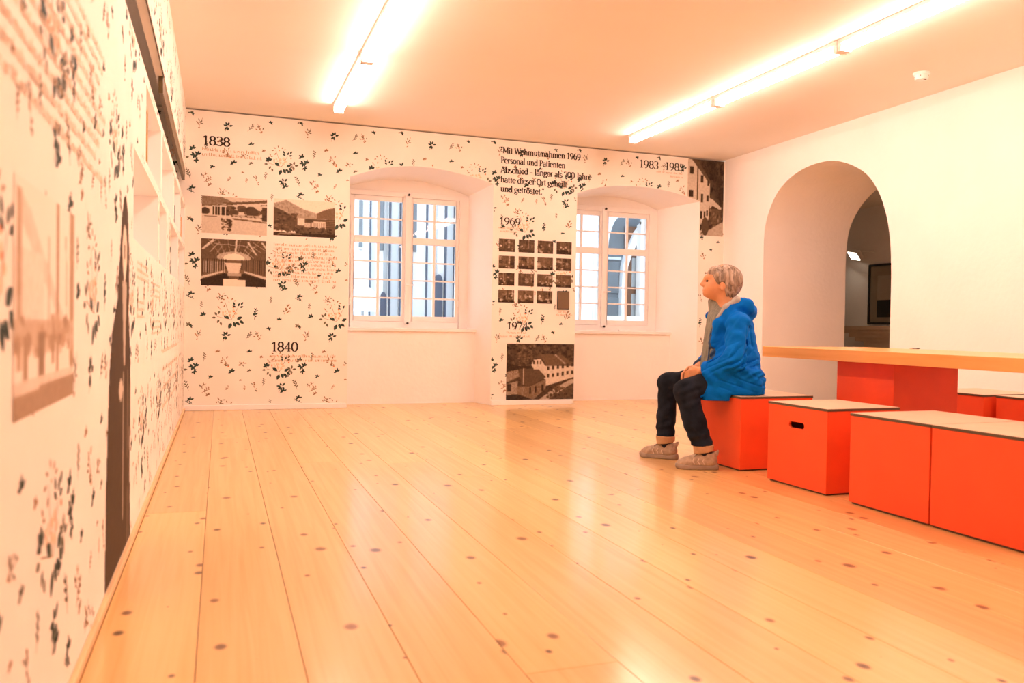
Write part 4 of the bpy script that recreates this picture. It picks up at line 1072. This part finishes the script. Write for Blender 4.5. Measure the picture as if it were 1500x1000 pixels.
    def build(s, name, mat, parent=None, xf=None):
        v, f = s.mesh()
        if xf is not None: v = xf(v)
        me = bpy.data.meshes.new(name); me.from_pydata(v.tolist(), [], f.tolist())
        for m_ in (mat if isinstance(mat, (list, tuple)) else [mat]): me.materials.append(MAT[m_])
        me.polygons.foreach_set('use_smooth', [True]*len(me.polygons)); me.update()
        o = bpy.data.objects.new(name, me); COL.objects.link(o)
        if parent is not None: o.parent = parent
        return o
def wob(g, f, seed):
    r = np.random.RandomState(seed); out = 0
    for _ in range(5):
        k = r.normal(0, 1, 3)*f; out = out+np.sin(k[0]*g[0]+k[1]*g[1]+k[2]*g[2]+r.uniform(0, 6.28)+1.3*np.sin(k[1]*.6*g[0]-k[0]*.7*g[2]))
    return out/5
MAT['skin'] = pm('warm_skin', (0.62, 0.30, 0.15), 0.5, 0.06, 20, 0.05, 150)
MAT['jacket'] = pm('blue_shell_fabric', (0.0002, 0.135, 0.58), 0.65, 0.10, 9.0, 0.12, 40, spec=0.06)
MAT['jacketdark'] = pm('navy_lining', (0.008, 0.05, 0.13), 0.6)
MAT['lining'] = pm('grey_fleece', (0.38, 0.36, 0.33), 0.9, 0.12, 60, 0.3, 160)
MAT['knit'] = pm('grey_knit', (0.22, 0.22, 0.18), 0.9, 0.30, 70, 0.3, 120, stretch=(1, 3, .25))
MAT['denim'] = pm('dark_denim', (0.010, 0.0135, 0.022), 0.85, 0.5, 12, 0.2, 120, spec=0.15)
MAT['cuff'] = pm('tan_cuff', (0.48, 0.30, 0.16), 0.8, 0.1, 30)
MAT['sock'] = pm('navy_sock', (0.015, 0.018, 0.035), 0.9)
MAT['shoe'] = pm('taupe_mesh', (0.40, 0.30, 0.21), 0.7, 0.18, 45, 0.3, 200)
MAT['shoetrim'] = pm('pale_overlay', (0.60, 0.48, 0.36), 0.6)
MAT['sole'] = pm('taupe_rubber', (0.30, 0.23, 0.17), 0.7, 0.1, 30)
MAT['lace'] = pm('dark_lace', (0.10, 0.07, 0.05), 0.8)
MAT['eye'] = pm('eye_dark', (0.10, 0.06, 0.04), 0.3)
def hair_mat():
    m, t, b = nt('grey_blond_hair'); L = t.links.new
    tc = N(t, 'ShaderNodeTexCoord'); mp = N(t, 'ShaderNodeMapping'); mp.inputs['Scale'].default_value = (38, 38, 9); mp.inputs['Rotation'].default_value = (0, 0.5, 0)
    L(tc.outputs['Object'], mp.inputs['Vector'])
    no = N(t, 'ShaderNodeTexNoise'); no.inputs['Scale'].default_value = 1; no.inputs['Detail'].default_value = 5; no.inputs['Distortion'].default_value = 1.2
    L(mp.outputs[0], no.inputs['Vector'])
    r = N(t, 'ShaderNodeValToRGB'); e = r.color_ramp.elements
    e[0].position = .34; e[0].color = (0.13, 0.09, 0.06, 1); e[1].position = .62; e[1].color = (0.47, 0.37, 0.29, 1); e.new(.48).color = (0.27, 0.205, 0.155, 1)
    L(no.outputs['Fac'], r.inputs[0]); L(r.outputs[0], b.inputs['Base Color']); b.inputs['Roughness'].default_value = .6
    bp = N(t, 'ShaderNodeBump'); bp.inputs['Strength'].default_value = .6; bp.inputs['Distance'].default_value = .01
    L(no.outputs['Fac'], bp.inputs['Height']); L(bp.outputs[0], b.inputs['Normal'])
    return m
MAT['hair'] = hair_mat()

HN, KN, AN = (.05,.10,.535), (.440,.190,.470), (.335,.250,.110)     # near leg: hip, knee, ankle
HF, KF, AF = (.05,-.09,.535), (.500,-.155,.492), (.515,-.120,.110)  # far leg
SN, EN, WN = (.130,.170,.895), (.170,.238,.648), (.335,.140,.594)   # near arm
SF, EF, WF = (.130,-.165,.895), (.190,-.230,.680), (.335,-.060,.598)
b = Field((-.12,-.32,-.0), (.78,.34,1.30), .005)
b.ell((.190,0,1.165),(.098,.076,.100),.01); b.ell((.250,0,1.120),(.058,.060,.078),.03); b.cone((.262,0,1.082),(.292,0,1.080),.030,.020,.025)
b.ell((.262,.038,1.118),(.034,.024,.034),.02); b.ell((.262,-.038,1.118),(.034,.024,.034),.02); b.ell((.285,0,1.180),(.022,.050,.016),.02)
b.cone((.303,0,1.168),(.320,0,1.138),.008,.012,.012); b.cone((.312,-.010,1.132),(.312,.010,1.132),.009,.009,.010)
b.cone((.303,-.018,1.104),(.303,.018,1.104),.008,.008,.010); b.cone((.301,-.016,1.094),(.301,.016,1.094),.008,.008,.010)
b.ell((.306,.031,1.156),(.016,.016,.011),.012,'-'); b.ell((.306,-.031,1.156),(.016,.016,.011),.012,'-')
b.ell((.205,.077,1.122),(.019,.010,.031),.006); b.ell((.205,-.077,1.122),(.019,.010,.031),.006); b.ell((.208,.086,1.122),(.009,.006,.018),.004,'-')
b.cone((.195,0,1.10),(.150,0,.955),.052,.060,.03)
b.cone((.14,0,.90),(.09,0,.62),.10,.11,.05); b.cone((.07,-.07,.55),(.07,.07,.55),.085,.085,.05); b.cone((.13,-.14,.905),(.13,.14,.905),.045,.045,.05)
b.chain([(SN,.044),(EN,.036),(WN,.025)]); b.chain([(SF,.044),(EF,.036),(WF,.025)])
def hand(w, d, up, side):
    w, d, up, sd_ = map(lambda q: np.array(q, float), (w, d, up, side)); d /= np.linalg.norm(d)
    kn = w+d*.078
    for o_ in (.022,.008,-.007,-.020): b.cone(w+d*.02+up*o_*.6, kn+up*o_, .014, .0105, .008)
    for o_, l in ((.023,.9),(.008,1.0),(-.007,.95),(-.021,.78)):
        p0 = kn+up*o_; p1 = p0+(d*.030-up*.006+sd_*.006)*l; p2 = p1+(d*.010-up*.020+sd_*.012)*l; p3 = p2+(-up*.018-d*.006+sd_*.006)*l
        b.cone(p0,p1,.0095,.0088,.003); b.cone(p1,p2,.0088,.0082,.003); b.cone(p2,p3,.0082,.0072,.003)
    q0 = w+d*.022+up*.018; q1 = q0+d*.030+up*.014+sd_*.010; q2 = q1+d*.026-up*.002+sd_*.012
    b.cone(q0,q1,.013,.0100,.005); b.cone(q1,q2,.0100,.008,.003)
hand(WN, (.055,-.045,-.022), (.18,.10,.97), (0,-1,0)); hand(WF, (.050,.012,-.030), (.2,0,.97), (0,1,0))
b.chain([(HN,.072),(KN,.052),(AN,.036)]); b.chain([(HF,.072),(KF,.052),(AF,.036)])
b.chain([((.29,.25,.045),.028),((.44,.254,.038),.024)]); b.chain([((.49,-.105,.045),.028),((.62,-.165,.038),.024)])
person = b.build('person', 'skin')
person.matrix_world = Matrix((PF, PL, Vector((0,0,1)))).transposed().to_4x4()
person.location = PA
tag(person, 'person in blue jacket, dark jeans and taupe trainers seated on a red box', 'person')
for s_ in (1,-1):
    me_ = MB(); o = bpy.data.objects.new('eye', None)
    e_ = Field((.27,s_*.031-.02,1.13),(.32,s_*.031+.02,1.18),.003); e_.ell((.2925,s_*.033,1.156),(.010,.008,.0075),0); eo = e_.build('eye', 'eye', person)
    bpy.data.objects.remove(o)
# hair
h = Field((.03,-.13,1.0),(.30,.13,1.29),.004)
h.ell((.178,0,1.178),(.108,.092,.086),.01); h.ell((.140,0,1.140),(.068,.088,.078),.03); h.ell((.158,0,1.085),(.042,.062,.050),.03)
h.ell((.232,0,1.212),(.050,.070,.036),.02); h.cone((.238,.074,1.200),(.222,.084,1.150),.018,.010,.015); h.cone((.238,-.074,1.200),(.222,-.084,1.150),.018,.010,.015)
h.ell((.300,0,1.115),(.085,.12,.078),.012,'-'); h.ell((.222,.10,1.108),(.030,.045,.036),.010,'-'); h.ell((.222,-.10,1.108),(.030,.045,.036),.010,'-')
g = h.all(); th = np.arctan2(g[1], g[0]-.16)
h.F += (.0035*np.sin(th*13+g[2]*60+2*np.sin(g[2]*45))+.003*wob(g, 55, 3)).astype(np.float32)
h.build('hair', 'hair', person)
# sweater
w = Field((-.05,-.22,.5),(.40,.22,1.09),.006)
w.cone((.170,-.01,.90),(.165,-.01,.62),.112,.150,.03); w.cone((.175,-.03,.93),(.205,-.025,1.005),.070,.050,.03); w.cone((.235,-.055,.95),(.250,-.045,1.03),.026,.022,.02)
g = w.all(); w.F += (.004*np.sin(g[1]*150+3*np.sin(g[2]*14))*(g[2]<.97)).astype(np.float32)
w.clip(.52-g[2])
w.build('sweater', 'knit', person)
# jacket
j = Field((-.16,-.36,.38),(.46,.36,1.12),.005)
j.cone((.120,0,.86),(.122,0,.64),.130,.170,.04); j.cone((.122,0,.64),(.118,0,.50),.170,.190,.04); j.cone((.122,-.135,.895),(.122,.135,.895),.068,.068,.05)
j.chain([((.120,.168,.885),.074),((.155,.242,.660),.070)], .014); j.cone((.155,.242,.660),(.290,.172,.602),.068,.050,.012); j.cone((.272,.178,.610),(.312,.155,.600),.050,.047,.008)
j.chain([((.125,-.165,.885),.072),((.185,-.232,.690),.070)], .03); j.cone((.185,-.232,.690),(.308,-.085,.612),.066,.044,.025)
j.rbox((.195,.200,.500),(.112,.012,.080),.026,.030); j.rbox((.12,.17,.53),(.10,.03,.05),.04,.04); j.rbox((.150,-.180,.500),(.120,.018,.060),.030,.035); j.rbox((.035,0,.505),(.065,.13,.04),.03,.04)
j.cone((.062,-.07,1.005),(.062,.07,1.005),.050,.050,.03); j.cone((.040,-.055,.985),(.015,.0,.962),.045,.042,.02); j.cone((.040,.055,.985),(.015,.0,.962),.045,.042,.02); j.cone((.11,-.075,1.015),(.17,-.09,.97),.030,.030,.03); j.cone((.11,.075,1.015),(.17,.09,.97),.030,.030,.03); j.cone((.17,.088,.965),(.225,.085,.89),.028,.026,.04); j.cone((.225,.085,.89),(.255,.070,.76),.026,.030,.04); j.cone((.20,-.085,.99),(.26,-.075,.93),.034,.030,.03)
g = j.all()
fold = .007*wob(g, 26, 5)+.006*wob(g, 48, 8)
arm_d = np.abs((g[2]-.64)-.5*(g[0]-.16)); fold = fold+.005*np.sin((g[0]*.9+g[2]*1.4)*95+2.0*np.sin(g[1]*22))*np.exp(-(arm_d/.05)**2)
fold = fold+.006*np.sin((g[0]-.9*g[2])*70+1.5*np.sin(g[1]*15))*np.exp(-((g[2]-.56)/.06)**2)
groove = lambda ph, w_: np.exp(-(np.sin(ph)/w_)**2)
fold = fold+.010*groove((g[0]*1.0+g[2]*1.5)*42+1.6*np.sin(g[1]*18)+.8*np.sin(g[2]*40), .35)*np.exp(-((g[2]-.66)/.09)**2)*(g[1] > .1)
fold = fold+.009*groove((g[0]*.7-g[2]*1.1)*34+1.4*np.sin(g[2]*26+g[1]*10), .30)*np.exp(-((g[2]-.55)/.07)**2)*(g[0] < .25)
fold = fold+.008*groove(g[0]*55+g[2]*14+1.2*np.sin(g[2]*20), .25)*np.exp(-((g[2]-.80)/.10)**2)*(g[0] < .12)
fold = fold+.012*np.exp(-((g[0]-(.055+.25*(.9-g[2])))/.010)**2)*(g[2] > .62)*(g[2] < .88)*(g[1] > .05)
j.F += fold.astype(np.float32)
# neck hole, front opening, hem
nk = np.sqrt((g[0]-(.165+.35*(g[2]-.95)))**2+(g[1]*.92)**2)-.066; j.F = np.maximum(j.F, np.maximum(-nk, .90-g[2]).clip(-9, 9)*1.0 if False else np.where(g[2] > .93, np.maximum(j.F, -nk), j.F)).astype(np.float32)
lap = .060-.20*(g[2]-.80); lap = np.clip(lap, .030, .12)
opn = np.maximum(np.maximum(g[1]-lap, -.09-g[1]), .185-.15*(.9-g[2])-g[0]); opn = np.maximum(opn, .56-g[2])
j.clip(-opn)
hem = np.where(g[0] < .275-.424*g[1], .4535, .416)
j.clip(hem-g[2])
cufn = np.array([.75,-.62,-.18]); cufn /= np.linalg.norm(cufn)
d_ = (g[0]-.316)*cufn[0]+(g[1]-.152)*cufn[1]+(g[2]-.598)*cufn[2]; j.F = np.where((g[1] > .07)&(g[2] < .66)&(g[2] > .545)&(g[0] > .27), np.maximum(j.F, d_), j.F).astype(np.float32)
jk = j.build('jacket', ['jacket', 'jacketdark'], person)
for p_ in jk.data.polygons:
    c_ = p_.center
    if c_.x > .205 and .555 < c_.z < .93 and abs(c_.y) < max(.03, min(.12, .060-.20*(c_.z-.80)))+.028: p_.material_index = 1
# grey collar lining, hem toggle, zip edge
c = Field((.0,-.16,.90),(.34,.16,1.10),.004)
c.cone((.105,-.06,1.020),(.105,.06,1.020),.022,.022,.02); c.cone((.105,.06,1.020),(.118,.086,1.036),.022,.020,.02); c.cone((.118,.086,1.036),(.185,.100,.990),.020,.018,.02); c.cone((.185,.100,.990),(.232,.092,.925),.018,.012,.02); c.cone((.105,-.06,1.020),(.19,-.072,.99),.022,.020,.02)
c.build('collar_lining', 'lining', jk)
zp = MB().tube([(.238,.050,.930),(.272,.058,.82),(.282,.075,.70),(.322,.216,.545),(.324,.220,.425)], .004, 6); zp.build('zip', 'jacketdark', jk)
tg = MB().tube([(.322,.222,.452),(.345,.226,.442),(.352,.226,.436)], .005, 6); tg.build('cord_toggle', 'jacket', jk)
cf = Field((.22,.08,.53),(.38,.25,.68),.004)
cf.cone((.276,.180,.609),(.308,.160,.600),.051,.054,0)
gc = cf.all(); dn = (gc[0]-.316)*cufn[0]+(gc[1]-.152)*cufn[1]+(gc[2]-.598)*cufn[2]
cf.clip(dn); cf.clip(-dn-.038)
cf.build('sleeve_cuff', 'jacket', jk)
# jeans
q = Field((-.12,-.30,.09),(.62,.36,.68),.005)
q.cone((.08,-.05,.550),(.08,.05,.550),.086,.086,.03); q.chain([((.09,.085,.540),.080),((.27,.135,.515),.080),(KN,.072)], .03); q.chain([(KN,.070),((.385,.225,.28),.068),((.336,.250,.13),.062)], .02)
q.chain([((.09,-.08,.540),.080),((.28,-.125,.520),.082),(KF,.068)], .03); q.chain([(KF,.064),((.512,-.135,.28),.060),((.514,-.120,.13),.060)], .02)
g = q.all()
q.F += (.004*wob(g, 30, 12)+.003*wob(g, 60, 13)+.004*np.sin(g[2]*120+g[0]*50)*np.exp(-(((g[0]-.40)/.08)**2+((g[2]-.45)/.07)**2))+.004*np.sin(g[2]*90+g[0]*30)*np.exp(-((g[2]-.19)/.06)**2)).astype(np.float32)
q.clip(np.where(g[0] < .28-.424*g[1], .4525-g[2], -1)); q.clip(.142-g[2]); 
jn = q.build('jeans', 'denim', person)
for (a, tz) in ((AN, 0), (AF, 0)):
    c = Field((a[0]-.09,a[1]-.09,.06),(a[0]+.09,a[1]+.09,.17),.004)
    c.cone((a[0],a[1],.146),(a[0]-.002,a[1],.098),.063,.058,0); gg = c.all(); c.clip(.104-.18*(gg[0]-a[0])-gg[2]); c.clip(gg[2]-.150)
    c.F = np.maximum(c.F, -(np.sqrt((gg[0]-a[0])**2+(gg[1]-a[1])**2)-.048)).astype(np.float32)
    c.build('trouser_cuff', 'cuff', jn)
    k_ = Field((a[0]-.08,a[1]-.08,.04),(a[0]+.08,a[1]+.08,.15),.004); k_.cone((a[0]-.004,a[1],.13),(a[0]-.012,a[1],.07),.043,.044,0); k_.build('sock', 'sock', person)
# shoes
def shoe(heel, toe, label):
    hx, hy = heel; d = np.array([toe[0]-hx, toe[1]-hy]); ang = math.atan2(d[1], d[0]); ca, sa = math.cos(ang), math.sin(ang)
    def xf(v): return np.stack([hx+v[:,0]*ca-v[:,1]*sa, hy+v[:,0]*sa+v[:,1]*ca, v[:,2]], 1)
    def pt(u, v_, z): return (hx+u*ca-v_*sa, hy+u*sa+v_*ca, z)
    up = Field((-.03,-.08,.0),(.29,.08,.15),.004)
    up.cone((.045,0,.055),(.045,0,.085),.040,.036,.01); up.cone((.05,0,.050),(.19,0,.036),.042,.034,.02); up.cone((.19,0,.036),(.222,0,.030),.036,.026,.02); up.cone((.07,0,.088),(.15,0,.058),.034,.028,.02); up.cone((.008,0,.095),(.000,0,.112),.012,.008,.012)
    gg = up.all(); up.F += (.0012*wob(gg, 150, 4)).astype(np.float32); up.clip(.020-gg[2])
    up.cone((.055,0,.105),(.052,0,.15),.031,.040,.006,'-')
    o = up.build('shoe', 'shoe', person, xf); o['label'] = label
    so = Field((-.03,-.08,-.01),(.29,.08,.06),.004)
    so.cone((.035,0,.016),(.115,0,.012),.043,.038,.02); so.cone((.115,0,.012),(.195,0,.014),.038,.044,.02); so.cone((.195,0,.014),(.232,0,.022),.038,.024,.02)
    gg = so.all(); so.clip(.001-gg[2]); so.clip(gg[2]-(.028+.012*np.clip((.05-gg[0])/.06,0,1)+.010*np.clip((gg[0]-.2)/.05,0,1)))
    so.build('sole', 'sole', o, xf)
    lc = MB()
    for i in range(4):
        u = .105+.020*i; z = .100-.0130*i
        lc.tube([pt(u,-.022,z-.010),pt(u+.004,0,z),pt(u+.008,.022,z-.010)], .0028, 6)
    for s_ in (1,-1):
        lc.tube([pt(.10,0,.104),pt(.108,s_*.016,.118),pt(.125,s_*.030,.112),pt(.122,s_*.020,.100),pt(.105,s_*.005,.102)], .0022, 6); lc.tube([pt(.10,0,.104),pt(.125,s_*.026,.098),pt(.145,s_*.036,.082)], .0022, 6)
    lc.build('lace', 'lace', o)
    for s_ in (1,-1):
        for u in (.085,.115,.145): MB().tube([pt(u,s_*.043,.034),pt(u+.012,s_*.041,.052),pt(u+.004,s_*.034,.070)], .0030, 6).build('side_stripe', 'shoetrim', o)
shoe((.248,.258), (.492,.258), 'taupe trainer with dark laces'); shoe((.440,-.088), (.660,-.180), 'taupe trainer with dark laces')
